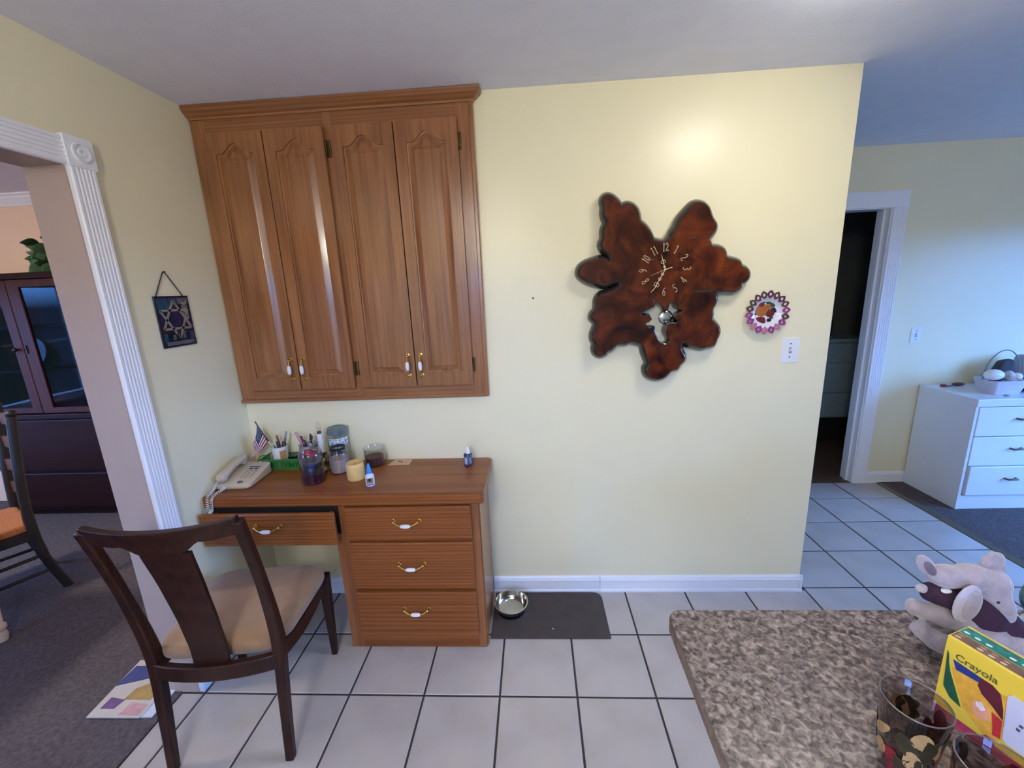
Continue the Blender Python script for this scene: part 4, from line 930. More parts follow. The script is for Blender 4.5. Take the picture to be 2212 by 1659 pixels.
# yellow pillar candle
x, y = 0.627, -0.220
t = thing('pillar_candle', 'stubby cream yellow pillar candle in front of the jars', 'candle', (x, y, Z))
MB().lathe([(0.001, 0), (0.036, 0), (0.0385, 0.004), (0.040, 0.040), (0.0395, 0.074), (0.036, 0.080), (0.031, 0.078), (0.020, 0.070), (0.001, 0.068)], 36, (x, y, Z)).build('candle_wax', plain('cream_yellow_wax', srgb(222, 184, 118), rough=0.45, var=0.08, vscale=30), t, smooth=50)
MB().tube([(x, y, Z+0.067), (x+0.001, y+0.001, Z+0.078)], 0.0012, 6).build('wick', M_BLACK, t)
# glue bottle
x, y = 0.722, -0.292
M_GLUEW = plain('white_glue_bottle', srgb(222, 224, 240), rough=0.3)
t = thing('glue_bottle', 'small white glue bottle with bright blue pointed cap near the desk edge', 'bottle', (x, y, Z))
MB().lathe([(0.001, 0), (0.018, 0), (0.0195, 0.003), (0.0195, 0.044), (0.016, 0.051), (0.011, 0.053), (0.011, 0.060), (0.001, 0.061)], 24, (x, y, Z)).build('bottle_body', M_GLUEW, t, smooth=50)
MB().lathe([(0.001, 0.058), (0.0115, 0.058), (0.0115, 0.064), (0.0085, 0.078), (0.005, 0.098), (0.003, 0.103), (0.001, 0.104)], 18, (x, y, Z)).build('blue_cap', plain('bright_blue_cap', srgb(30, 140, 240), rough=0.3), t, smooth=50)
def wrap(t, x, y, r, a0, a1, z0, z1, m, name):
    rg = []
    for k in range(9):
        a = a0+(a1-a0)*k/8; rg.append([(x+r*math.cos(a), y+r*math.sin(a), Z+zz) for zz in (z0, z1)])
    return MB().loops(rg, cap=False, closed=False).build(name, m, t, smooth=60)
wrap(t, x, y, 0.0199, -2.0, -0.5, 0.016, 0.040, plain('gold_brown_print', srgb(150, 126, 80), rough=0.4, var=0.4, vscale=90), 'printed_picture')
wrap(t, x, y, 0.0200, -2.0, -0.5, 0.007, 0.013, plain('blue_print', srgb(70, 96, 170), rough=0.4, var=0.2, vscale=90), 'printed_stripe')
wrap(t, x, y, 0.0202, -1.5, -1.0, 0.026, 0.040, M_BLACK, 'dark_emblem')
# small glass jar with dark purple wax
x, y = 0.661, -0.062
t = thing('jar_candle', 'open low glass jar holding a dark purple candle near the wall', 'candle', (x, y, Z))
jar_glass(t, [(0.042, 0.0), (0.047, 0.005), (0.050, 0.03), (0.051, 0.088), (0.053, 0.092)], 0.0035, x, y)
MB().lathe([(0.001, 0.006), (0.042, 0.006), (0.0455, 0.02), (0.046, 0.045), (0.030, 0.048), (0.001, 0.044)], 30, (x, y, Z)).build('wax', plain('dark_plum_wax', srgb(74, 38, 44), rough=0.4, var=0.1), t, smooth=40)
# card
t = thing('paper_card', 'small beige printed card lying flat beside the low jar', 'card', (0.785, -0.045, Z))
MB().poly([(0.728, -0.082), (0.836, -0.080), (0.834, -0.004), (0.748, -0.004)], [], lambda a, b2: (a, b2, Z+0.0004), lambda a, b2: (a, b2, Z+0.0022)).build('card_sheet', plain('beige_card', srgb(204, 170, 138), rough=0.6, var=0.04), t)
for a, b2, w_, h_ in ((0.775, -0.038, 0.020, 0.010), (0.790, -0.048, 0.012, 0.014), (0.770, -0.022, 0.010, 0.004), (0.812, -0.044, 0.010, 0.005)):
    MB().ball((a, b2, Z+0.0022), (w_/2, h_/2, 0.0005), 12, 6).build('ink_mark', plain('brown_ink'+str(len(MATS)), srgb(78, 52, 40), rough=0.6), t)
# dark dropper bottle
x, y = 1.136, -0.098
t = thing('dropper_bottle', 'small dark blue bottle with white pointed cap at the right end of the desk', 'bottle', (x, y, Z))
MB().lathe([(0.001, 0), (0.019, 0), (0.0205, 0.003), (0.0205, 0.056), (0.015, 0.063), (0.001, 0.064)], 24, (x, y, Z)).build('bottle_body', plain('dark_blue_bottle', srgb(52, 58, 86), rough=0.25), t, smooth=50)
MB().lathe([(0.001, 0.062), (0.011, 0.062), (0.011, 0.072), (0.008, 0.080), (0.003, 0.096), (0.001, 0.098)], 18, (x, y, Z)).build('white_cap', M_WHITEPL, t, smooth=50)
wrap(t, x, y, 0.0209, -2.4, -1.6, 0.012, 0.048, plain('pale_bottle_label', srgb(168, 180, 204), rough=0.4, var=0.25, vscale=120), 'paper_label')
wrap(t, x, y, 0.0209, -1.3, -0.4, 0.014, 0.048, plain('grey_print', srgb(110, 120, 150), rough=0.4, var=0.5, vscale=150), 'printed_label')
# black tube
t = thing('lighter', 'short black lighter lying beside the brass candle lamp', 'lighter', (0.43, -0.158, Z))
MB().tube([(0.400, -0.156, Z+0.008), (0.434, -0.165, Z+0.008)], 0.0075, 12).build('metal_barrel', M_STEEL, t, smooth=50)
MB().tube([(0.432, -0.1645, Z+0.009), (0.455, -0.1705, Z+0.009)], 0.0085, 12).build('black_cap', M_BLACK, t, smooth=50)
# ================================================================== FLOOR THINGS
M_MAT = plain('dark_brown_mat', srgb(74, 64, 60), rough=0.95, var=0.12, vscale=18, bump=0.4, bscale=300)
pts = [(1.224, -0.326), (1.792, -0.325)] + [(1.790-0.045+0.045*math.cos(a), -0.020-0.045+0.045*math.sin(a)) for a in [i*PI/2/6 for i in range(7)]] + [(1.224, -0.019)]
tag(MB().poly(pts, [], lambda a, b: (a, b, 0.0008), lambda a, b: (a, b, 0.007)).build('floor_mat', M_MAT, bevel=0.002), 'dark brown rectangular mat on the tiles against the baseboard', 'mat')
x, y, z = 1.314, -0.148, 0.0072
t = thing('pet_bowl', 'shiny stainless steel pet bowl on the brown mat', 'bowl', (x, y, z))
MB().lathe([(0.001, 0.004), (0.060, 0.004), (0.068, 0.008), (0.078, 0.030), (0.083, 0.046), (0.087, 0.048), (0.088, 0.050), (0.087, 0.051), (0.081, 0.0505), (0.0765, 0.031), (0.066, 0.010), (0.060, 0.0065), (0.001, 0.0065)], 48, (x, y, z)).build('bowl_shell', M_STEEL, t, smooth=50)
MB().lathe([(0.064, 0.0), (0.070, 0.0), (0.0695, 0.0075), (0.064, 0.0055), (0.064, 0.0)], 40, (x, y, z), cap=False).build('rubber_ring', M_BLACK, t, smooth=50)
tag(MB().ball((1.522, -0.272, 0.0085), (0.0035, 0.003, 0.0018), 8, 6).build('crumb', M_WHITEPL), 'tiny white crumb on the brown mat', 'crumb')

# picture-covered book lying in the doorway
bkt = thing('picture_book', 'large thin picture book lying on the carpet in the dining doorway', 'book', (-0.26, -0.61, 0.004))
pc = [(-0.372, -0.735), (-0.150, -0.733), (-0.145, -0.455), (-0.395, -0.470)]
MB().poly(pc, [], lambda a, b: (a, b, 0.0105), lambda a, b: (a, b, 0.0155)).build('cover', plain('cream_cover', srgb(206, 196, 186), rough=0.4), bkt)
MB().poly([(-0.362, -0.728), (-0.105, -0.725), (-0.105, -0.470), (-0.380, -0.475)], [], lambda a, b: (a, b, 0.0048), lambda a, b: (a, b, 0.0104)).build('white_pages', plain('white_pages', srgb(214, 216, 226), rough=0.6), bkt)
for nm, col, pg in (('blue_print', (70, 80, 130), [(-0.385, -0.60), (-0.26, -0.56), (-0.24, -0.50), (-0.385, -0.50)]), ('tan_print', (178, 146, 90), [(-0.29, -0.66), (-0.17, -0.66), (-0.16, -0.58), (-0.22, -0.57), (-0.28, -0.61)]),
      ('pink_print', (206, 160, 160), [(-0.25, -0.725), (-0.16, -0.725), (-0.16, -0.68), (-0.24, -0.67)]), ('purple_print', (120, 90, 130), [(-0.35, -0.70), (-0.29, -0.70), (-0.28, -0.66), (-0.35, -0.65)]), ('red_print', (150, 50, 70), [(-0.22, -0.53), (-0.16, -0.54), (-0.16, -0.48), (-0.23, -0.49)])):
    MB().poly(pg, [], lambda a, b: (a, b, 0.0154), lambda a, b: (a, b, 0.0160)).build(nm, plain('book_'+nm, srgb(*col), rough=0.4, var=0.2, vscale=40), bkt)

# ================================================================== ISLAND AND WHAT STANDS ON IT
CZI = 0.91
M_GRAN = ramp_noise('speckled_brown_laminate', [(0.37, srgb(40, 34, 38)), (0.44, srgb(80, 69, 68)), (0.50, srgb(116, 103, 101)), (0.57, srgb(136, 122, 119)), (0.65, srgb(178, 162, 154))], 75, rough=0.35, detail=5,
   dist=0.9, vor=(140, [(0.0, srgb(40, 34, 38)), (0.22, srgb(94, 82, 80)), (0.6, srgb(126, 112, 109)), (1.0, srgb(174, 158, 150))], 0.35))
M_GREDGE = ramp_noise('brown_laminate_edge', [(0.35, srgb(84, 68, 58)), (0.65, srgb(132, 110, 94))], 60, rough=0.4)
isl = thing('island_countertop', 'speckled brown stone-look countertop slab in the right foreground', 'countertop', (2.4, -1.8, CZI-0.04))
MB().poly([(1.753, -1.197), (1.770, -1.180), (3.10, -1.180), (3.10, -2.45), (1.735, -2.45)], [], lambda a, b: (a, b, CZI-0.0), lambda a, b: (a, b, CZI-0.003)).build('laminate_top', M_GRAN, isl)
MB().poly([(1.753, -1.197), (1.770, -1.180), (3.10, -1.180), (3.10, -2.45), (1.735, -2.45)], [], lambda a, b: (a, b, CZI-0.0031), lambda a, b: (a, b, CZI-0.038)).build('edge_band', M_GREDGE, isl)
ib = thing('island_cabinet', 'brown oak kitchen island base below the speckled countertop', 'cabinet', (2.4, -1.8, 0.0))
MB().box(2.12, 3.05, -2.40, -1.24, 0.09, CZI-0.0385).build('body', M_DESKV, ib)
MB().box(2.16, 3.0, -2.34, -1.30, 0.001, 0.09).build('toe_kick', M_DARK, ib)
for y0 in (-2.39, -1.81): MB().box(2.104, 2.12, y0, y0+0.55, 0.11, 0.85).build('side_panel', M_DESKV, ib, bevel=0.003)

# ---- plush animal
M_PLUSH = plain('lilac_grey_plush', srgb(166, 156, 172), rough=1.0, var=0.12, vscale=60, bump=0.6, bscale=260, sheen=0.6)
M_PLUSHL = plain('pale_lilac_plush', srgb(190, 184, 206), rough=1.0, var=0.08, vscale=60, bump=0.6, bscale=260, sheen=0.6)
M_VEST = plain('dark_purple_cloth', srgb(58, 34, 62), rough=0.9, var=0.15, vscale=40, bump=0.3, bscale=200)
pl = thing('plush_elephant', 'lilac grey plush animal in a dark purple vest sitting on the counter', 'plush toy', (2.30, -1.25, CZI))
def rot(ax, deg): return Matrix.Rotation(math.radians(deg), 3, ax)
mb = MB()
mb.ball((2.338, -1.246, 0.960), (0.047, 0.044, 0.047), 18, 12)
mb.ball((2.331, -1.250, 1.032), (0.036, 0.034, 0.036), 18, 12); mb.ball((2.300, -1.250, 1.046), (0.040, 0.028, 0.024), 18, 12); mb.ball((2.255, -1.250, 1.048), (0.034, 0.024, 0.022), 18, 12)
mb.tube(bez([(2.332, -1.262, 1.020), (2.338, -1.278, 0.998), (2.342, -1.284, 0.978)], 5), [0.026, 0.025, 0.024, 0.022, 0.021, 0.020, 0.018, 0.016, 0.015, 0.013, 0.011], 14)
mb.tube(bez([(2.320, -1.262, 0.958), (2.270, -1.268, 0.966), (2.225, -1.262, 0.978), (2.190, -1.256, 0.988)], 5), [0.026]*5+[0.020]*5+[0.016]*5+[0.010], 14)
mb.tube(bez([(2.330, -1.285, 0.946), (2.285, -1.300, 0.937), (2.240, -1.300, 0.935), (2.210, -1.285, 0.944), (2.196, -1.268, 0.960)], 5), [0.028]*5+[0.022]*5+[0.019]*5+[0.016]*5+[0.009], 14)
mb.tube(bez([(2.350, -1.285, 0.940), (2.345, -1.31, 0.937), (2.33, -1.33, 0.937)], 5), [0.024]*10+[0.012], 14)
body = remesh(mb.build('plush_body', M_PLUSH, pl, smooth=80), 0.003, 6)
mb = MB(); mb.ball((2.356, -1.250, 0.950), (0.042, 0.044, 0.040), 18, 12); remesh(mb.build('pale_back', M_PLUSHL, pl, smooth=80), 0.004, 4)
def ear(c, r, mat_, R_, name='ear'):
    m = MB(); m.ball(c, r, 20, 12, R_); e_ = m.build(name, mat_, pl, smooth=80)
    return e_
ear((2.213, -1.250, 1.072), (0.014, 0.008, 0.027), M_PLUSH, rot('Y', -38)); ear((2.216, -1.2565, 1.070), (0.008, 0.004, 0.019), plain('ear_lining', srgb(120, 110, 128), rough=1.0), rot('Y', -38), 'ear_lining')
ear((2.262, -1.288, 1.018), (0.023, 0.007, 0.040), M_PLUSHL, rot('Y', 8)); ear((2.266, -1.2935, 1.018), (0.016, 0.004, 0.032), M_PLUSH, rot('Y', 8), 'ear_lining')
ear((2.340, -1.244, 1.074), (0.020, 0.010, 0.022), M_PLUSH, rot('Y', 30)); ear((2.355, -1.246, 1.050), (0.008, 0.010, 0.026), M_PLUSH, rot('Y', -10))
mb = MB(); mb.ball((2.316, -1.256, 0.976), (0.050, 0.047, 0.038), 20, 12, rot('Y', 30)); mb.ball((2.352, -1.268, 0.955), (0.030, 0.040, 0.034), 18, 12, rot('Y', 20)); mb.ball((2.290, -1.262, 1.000), (0.026, 0.030, 0.020), 16, 10)
remesh(mb.build('vest', M_VEST, pl, smooth=80), 0.003, 5)
remesh(MB().tube(bez([(2.290, -1.264, 1.004), (2.250, -1.264, 1.010), (2.212, -1.256, 1.024)], 5), [0.020]*5+[0.018]*5+[0.010], 14).build('sleeve', M_VEST, pl, smooth=80), 0.003, 3)
MB().ball((2.209, -1.256, 1.026), (0.011, 0.009, 0.008), 12, 8).build('paw', M_PLUSHL, pl, smooth=80)
MB().ball((2.240, -1.268, 1.030), (0.012, 0.006, 0.004), 12, 8).build('white_collar', M_WHITEPL, pl, smooth=80)
MB().ball((2.321, -1.284, 1.018), 0.0028, 10, 7).build('eye', M_BLACK, pl, smooth=80)

# ---- crayon box (local: x along the front, y depth)
M_YEL = plain('crayon_box_yellow', srgb(232, 200, 72), rough=0.35, var=0.04)
bxr = thing('crayon_box', 'yellow and green cardboard crayon box standing on the counter', 'box', (2.118, -1.402, CZI), math.atan2(-0.939, 0.345))
bb = MB().box(0, 0.150, 0.0, 0.052, 0.0, 0.149).build('carton', M_YEL, bxr, world=False, bevel=0.001)
def pr2(name, col, pg, y=-0.0006, var=0.15):
    return MB().poly(pg, [], lambda a, b: (a, y+0.0012, b), lambda a, b: (a, y, b)).build(name, plain('box_'+name+str(len(MATS)), srgb(*col), rough=0.35, var=var, vscale=90), bb, world=False)
pr2('green_swoosh', (28, 84, 66), [(0.004, 0.124), (0.0065, 0.118), (0.0085, 0.104), (0.012, 0.090), (0.032, 0.042), (0.018, 0.046), (0.008, 0.060), (0.0065, 0.085)], -0.0012)
pr2('orange_panel', (226, 170, 66), [(0.012, 0.100), (0.075, 0.108), (0.079, 0.034), (0.066, 0.020), (0.034, 0.044)])
pr2('blue_print', (40, 58, 130), [(0.0125, 0.114), (0.046, 0.112), (0.047, 0.103), (0.018, 0.100)], -0.0012)
pr2('maroon_print', (96, 38, 52), [(0.046, 0.112), (0.058, 0.112), (0.068, 0.106), (0.074, 0.085), (0.076, 0.068), (0.062, 0.080), (0.050, 0.088), (0.044, 0.098)], -0.0012)
pr2('red_print', (190, 52, 60), [(0.064, 0.070), (0.076, 0.066), (0.078, 0.036), (0.070, 0.034), (0.068, 0.050)], -0.0012)
pr2('pink_print', (226, 158, 130), [(0.042, 0.066), (0.052, 0.076), (0.062, 0.066), (0.064, 0.050), (0.054, 0.044), (0.044, 0.052)], -0.0012)
pr2('white_print', (232, 220, 226), [(0.046, 0.070), (0.052, 0.074), (0.058, 0.066), (0.054, 0.060), (0.048, 0.064)], -0.0018)
pr2('red_border', (176, 56, 84), [(0.0005, 0.002), (0.1495, 0.002), (0.1495, 0.018), (0.075, 0.018), (0.070, 0.027), (0.064, 0.027), (0.059, 0.018), (0.0005, 0.018)], -0.0010)
pr2('white_sticker', (206, 208, 238), [(0.084, 0.036), (0.145, 0.036), (0.145, 0.116), (0.078, 0.116), (0.075, 0.110), (0.080, 0.040)], -0.0014, 0.02)
for a, c in ((0.092, 0.076), (0.090, 0.068)): pr2('ink_mark', (90, 88, 110), [(a, c), (a+0.004, c), (a+0.004, c+0.004), (a, c+0.004)], -0.002)
def text_mesh(txt, size):
    cu = bpy.data.curves.new('txt', 'FONT'); cu.body = txt; cu.size = size; cu.extrude = 0.0003
    ob = bpy.data.objects.new('txt', cu); C.objects.link(ob); bpy.context.view_layer.update()
    me = bpy.data.meshes.new_from_object(ob.evaluated_get(bpy.context.evaluated_depsgraph_get())); bpy.data.objects.remove(ob); return me
me = text_mesh('Crayola', 0.0155); me.materials.clear(); me.materials.append(plain('olive_print_ink', srgb(84, 92, 56), rough=0.4))
o = bpy.data.objects.new('lettering', me); C.objects.link(o); o.parent = bb; o.location = (0.014, -0.0010, 0.1175); o.rotation_euler = (PI/2, 0, 0)
for i, (c_, y0, y1) in enumerate((((120, 92, 80), 0.004, 0.022), ((44, 128, 118), 0.024, 0.046))):
    MB().box(0.002, 0.148, y0, y1, 0.1488, 0.1496).build('top_print', plain('box_top'+str(i), srgb(*c_), rough=0.35, var=0.3, vscale=60), bb, world=False)
for i in range(11):
    for yy, cc in ((0.009, (206, 184, 150)), (0.017, (176, 120, 96)), (0.031, (210, 226, 226)), (0.041, (60, 84, 86))):
        if (i*3+int(yy*1000)) % 4 == 0: continue
        MB().ball((0.008+i*0.013, yy, 0.1496), (0.0042, 0.0028, 0.0005), 8, 5).build('print_dot', MATS.get('dot%d' % cc[0]) or plain('dot%d' % cc[0], srgb(*cc), rough=0.4), bb, world=False)

# ---- painted tumblers
M_TUMB = thin_glass('tumbler_glass', (0.72, 0.68, 0.68), 0.03)
M_PRED = plain('dark_red_glass_paint', srgb(122, 28, 44), rough=0.3, var=0.25, vscale=60); M_PGRN = plain('dark_olive_glass_paint', srgb(54, 48, 36), rough=0.3, var=0.3, vscale=60); M_PTAN = plain('tan_glass_paint', srgb(168, 138, 98), rough=0.3, var=0.2, vscale=60)
def tumbler(x, y, label, seed):
    t = thing('drinking_glass', label, 'glass', (x, y, CZI), group='painted tumblers on the counter'); R0, R1, hh, th = 0.029, 0.040, 0.122, 0.0022
    MB().lathe([(0.001, 0), (R0-0.002, 0), (R0, 0.003), (R1, hh-0.001), (R1-th/2, hh), (R1-th, hh-0.001), (R0-th, 0.010), (0.001, 0.009)], 48, (x, y, CZI)).build('glass_body', M_TUMB, t, smooth=50)
    rnd = random.Random(seed)
    rim = [(x+(R1-th/2)*math.cos(2*PI*q/48), y+(R1-th/2)*math.sin(2*PI*q/48), CZI+hh) for q in range(49)]
    MB().tube(rim, 0.0011, 8).build('rim', plain('glass_rim'+str(len(MATS)), srgb(96, 86, 86), rough=0.05, coat=1.0), t, smooth=60)
    for i in range(46):
        a = rnd.uniform(0, 2*PI); zc = rnd.uniform(0.018, 0.092); kind = i % 3; pw, phh = rnd.uniform(0.007, 0.013), rnd.uniform(0.010, 0.020); tilt = rnd.uniform(-0.8, 0.8)
        mm = (M_PRED, M_PGRN, M_PTAN)[kind] if i % 4 else M_PGRN
        vs = []
        for q in range(12):
            b_ = 2*PI*q/12; u = pw*math.cos(b_)*(1-0.25*math.sin(b_)); v = phh*math.sin(b_); u, v = u*math.cos(tilt)-v*math.sin(tilt), u*math.sin(tilt)+v*math.cos(tilt)
            zz = max(0.006, min(0.108, zc+v)); r = R0+(R1-R0)*zz/hh+0.0006; vs.append((x+r*math.cos(a+u/r), y+r*math.sin(a+u/r), CZI+zz))
        zz = zc; r = R0+(R1-R0)*zz/hh+0.0009
        m = MB(); m.add(vs+[(x+r*math.cos(a), y+r*math.sin(a), CZI+zz)], [(q, (q+1) % 12, 12) for q in range(12)]); m.build('painted_leaf', mm, t, smooth=60)
tumbler(2.000, -1.490, 'clear tumbler painted with red and olive leaves, the one farther from the camera', 5)
tumbler(2.026, -1.574, 'clear tumbler painted with red and olive leaves, at the bottom picture edge', 11)
# ---- teal round ornament at the right picture edge
t = thing('teal_ornament', 'dark teal mottled round ornament on a pale base at the right picture edge', 'ornament', (2.487, -1.222, CZI))
M_TEAL = ramp_noise('mottled_teal', [(0.35, srgb(22, 44, 76)), (0.5, srgb(38, 84, 104)), (0.65, srgb(70, 112, 116))], 70, rough=0.5, bump=0.5)
MB().ball((2.487, -1.222, CZI+0.056), (0.038, 0.036, 0.044), 24, 16).build('teal_ball', M_TEAL, t, smooth=80)
MB().lathe([(0.001, 0), (0.026, 0), (0.028, 0.004), (0.022, 0.012), (0.016, 0.016), (0.001, 0.016)], 24, (2.487, -1.222, CZI)).build('pale_base', plain('pale_blue_base', srgb(190, 214, 230), rough=0.4), t, smooth=50)

# ================================================================== FAMILY-ROOM DRESSER
M_DRW = plain('white_dresser_paint', srgb(226, 228, 236), rough=0.3, var=0.01)
dr = thing('dresser', 'low white painted dresser with three drawers standing against the far wall', 'dresser', (4.95, 0.98, 0.008))
X0, X1, Y0, Y1, ZT = 4.325, 5.55, 0.775, 1.195, 0.790
MB().box(X0, X0+0.018, Y0, Y1, 0.009, ZT-0.001).build('side_panel', M_DRW, dr); MB().box(X1-0.018, X1, Y0, Y1, 0.009, ZT-0.001).build('side_panel', M_DRW, dr)
MB().box(X0+0.018, X1-0.018, Y0+0.03, Y1, 0.009, ZT-0.06).build('carcass', M_DARK, dr)
MB().box(X0-0.001, X1+0.001, Y0-0.006, Y1, ZT-0.052, ZT).build('top_board', M_DRW, dr, bevel=0.004)
MB().box(X0+0.018, X1-0.018, Y0+0.004, Y0+0.03, 0.009, 0.110).build('plinth', M_DRW, dr)
for i, (z0, z1) in enumerate(((0.116, 0.322), (0.328, 0.530), (0.536, 0.734))):
    xl = X0+(0.034 if i == 0 else 0.022); yf = Y0-(0.012 if i == 0 else 0.004)
    d = MB().box(xl, X1-0.022, yf, Y0+0.028, z0, z1).build('drawer', M_DRW, dr, bevel=0.003)
    for hx in (4.62, 5.22):
        MB().tube([(hx-0.035, yf, (z0+z1)/2+0.02), (hx-0.030, yf-0.022, (z0+z1)/2+0.02), (hx+0.030, yf-0.022, (z0+z1)/2+0.02), (hx+0.035, yf, (z0+z1)/2+0.02)], 0.006, 8).build('handle', plain('dresser_pull'+str(len(MATS)), srgb(120, 84, 74), rough=0.3, metal=0.4), d, smooth=50)
DZT = ZT
M_WBASK = plain('pale_basket', srgb(206, 202, 212), rough=0.8, var=0.15, vscale=120, bump=0.6, bscale=200)
t = thing('small_basket', 'small pale basket with a thin hoop handle on the white dresser', 'basket', (4.60, 0.93, DZT))
o1 = rrect(4.515, 4.685, 0.87, 0.99, 0.02); o2 = rrect(4.485, 4.715, 0.85, 1.01, 0.03); o3 = rrect(4.493, 4.707, 0.857, 1.003, 0.028); o4 = rrect(4.522, 4.678, 0.877, 0.983, 0.018)
MB().loops([[(a, b, DZT+0.0005) for a, b in o1], [(a, b, DZT+0.095) for a, b in o2], [(a, b, DZT+0.095) for a, b in o3], [(a, b, DZT+0.006) for a, b in o4]]).build('basket_body', M_WBASK, t, smooth=50)
MB().tube([(4.60-0.115*math.cos(a), 0.93, DZT+0.095+0.195*math.sin(a)) for a in [i*PI/20 for i in range(21)]], 0.0035, 8).build('hoop_handle', plain('grey_hoop', srgb(120, 126, 140), rough=0.4), t, smooth=60)
tag(MB().ball((4.505, 0.885, DZT+0.134), (0.056, 0.040, 0.036), 22, 14).build('white_oval_lid', M_WHITEPL, smooth=80), 'white oval lid resting on the left rim of the small basket', 'lid')
tag(MB().ball((4.575, 0.925, DZT+0.090), (0.050, 0.035, 0.012), 16, 10).build('dark_comb', M_BLACK, smooth=80), 'flat dark object lying in the small basket', 'brush')
tag(remesh(MB().ball((4.645, 0.92, DZT+0.115), (0.026, 0.028, 0.040), 14, 10, rot('Y', -25)).ball((4.66, 0.92, DZT+0.095), (0.035, 0.03, 0.03)).build('white_cloth', M_WBASK, smooth=80), 0.006, 5), 'crumpled white cloth heaped in the small basket', 'cloth')
tag(MB().ball((4.675, 0.905, DZT+0.112), (0.026, 0.026, 0.026), 16, 10).build('white_ball', M_WHITEPL, smooth=80), 'small white ball at the right of the small basket', 'ball')
t = thing('grey_wedge', 'dark grey cloth wedge standing behind the small basket', 'cloth', (4.735, 1.08, DZT))
MB().hull8([(4.66, 1.04, DZT+0.0005), (4.80, 1.04, DZT+0.0005), (4.80, 1.12, DZT+0.0005), (4.66, 1.12, DZT+0.0005), (4.73, 1.05, DZT+0.19), (4.81, 1.05, DZT+0.20), (4.81, 1.11, DZT+0.20), (4.73, 1.11, DZT+0.19)]).build('wedge_body', plain('dark_grey_cloth', srgb(66, 68, 76), rough=0.9), t, bevel=0.02)
tag(remesh(MB().ball((4.84, 0.93, DZT+0.055), (0.09, 0.07, 0.055)).ball((4.80, 0.92, DZT+0.035), (0.07, 0.06, 0.035)).build('navy_pouch', plain('navy_cloth', srgb(40, 42, 70), rough=0.9, var=0.2), smooth=80), 0.008, 5), 'dark navy pouch to the right of the small basket on the dresser', 'pouch')
tag(MB().lathe([(0.001, 0.0), (0.05, 0.0), (0.055, 0.02), (0.055, 0.20), (0.04, 0.22), (0.001, 0.225)], 20, (4.90, 1.08, DZT+0.0005)).build('grey_canister', plain('blue_grey_canister', srgb(150, 164, 184), rough=0.4), smooth=50), 'blue-grey canister at the right edge of the dresser top', 'canister')
t = thing('pocket_knife', 'small red and grey pocket tool near the rear left corner of the dresser', 'tool', (4.42, 1.12, DZT))
MB().box(4.405, 4.435, 1.11, 1.13, DZT+0.0005, DZT+0.018).build('red_handle', plain('red_plastic', srgb(150, 50, 54), rough=0.4), t, bevel=0.004)
MB().box(4.437, 4.475, 1.112, 1.126, DZT+0.0005, DZT+0.010).build('grey_tip', plain('grey_tool_tip', srgb(120, 124, 130), rough=0.4), t, bevel=0.002)
tag(MB().ball((4.53, 1.13, DZT+0.013), (0.045, 0.018, 0.0125), 14, 8).build('brown_case', plain('brown_leather', srgb(92, 62, 54), rough=0.6), smooth=80), 'flat brown case lying at the back of the dresser top', 'case')
tag(MB().ball((4.56, 0.835, DZT+0.005), (0.018, 0.012, 0.005), 12, 8).build('grey_pebble', plain('pale_grey_stone', srgb(150, 152, 160), rough=0.6), smooth=80), 'small pale grey flat stone in front of the small basket', 'stone')

# ================================================================== UTILITY ROOM
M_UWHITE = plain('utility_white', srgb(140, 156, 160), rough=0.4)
ut = thing('utility_cabinet', 'white drawer cabinet on a dark base seen through the dark doorway', 'cabinet', (3.9, 2.3, 0.0))
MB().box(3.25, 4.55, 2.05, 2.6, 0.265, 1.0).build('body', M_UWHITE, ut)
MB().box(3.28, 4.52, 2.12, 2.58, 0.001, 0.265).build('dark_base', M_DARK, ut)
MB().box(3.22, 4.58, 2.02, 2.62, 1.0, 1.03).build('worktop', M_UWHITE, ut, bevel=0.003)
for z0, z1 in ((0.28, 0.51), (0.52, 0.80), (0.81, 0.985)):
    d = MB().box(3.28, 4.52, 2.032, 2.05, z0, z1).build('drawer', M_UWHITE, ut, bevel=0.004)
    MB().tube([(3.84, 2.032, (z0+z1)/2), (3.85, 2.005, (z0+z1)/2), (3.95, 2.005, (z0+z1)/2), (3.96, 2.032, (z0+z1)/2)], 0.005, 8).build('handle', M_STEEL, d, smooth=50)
def bottle(x, y, z, r, h, col, label, cap):
    t = thing('detergent_bottle', label, 'bottle', (x, y, z), group='bottles in the utility room')
    MB().lathe([(0.001, 0), (r, 0), (r, h*0.62), (r*0.75, h*0.74), (r*0.35, h*0.82), (r*0.35, h*0.9), (0.001, h*0.9)], 20, (x, y, z)).build('bottle_body', plain('bottle'+str(len(MATS)), srgb(*col), rough=0.35), t, smooth=50)
    MB().lathe([(0.001, h*0.86), (r*0.42, h*0.86), (r*0.40, h), (0.001, h)], 16, (x, y, z)).build('cap', plain('cap'+str(len(MATS)), srgb(*cap), rough=0.35), t, smooth=50)
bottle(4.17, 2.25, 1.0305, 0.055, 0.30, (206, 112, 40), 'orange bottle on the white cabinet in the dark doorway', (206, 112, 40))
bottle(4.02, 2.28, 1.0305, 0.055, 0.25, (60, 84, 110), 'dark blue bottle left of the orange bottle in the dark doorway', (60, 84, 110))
bottle(4.33, 2.3, 1.0305, 0.055, 0.24, (40, 56, 96), 'dark blue bottle right of the orange bottle in the dark doorway', (40, 56, 96))

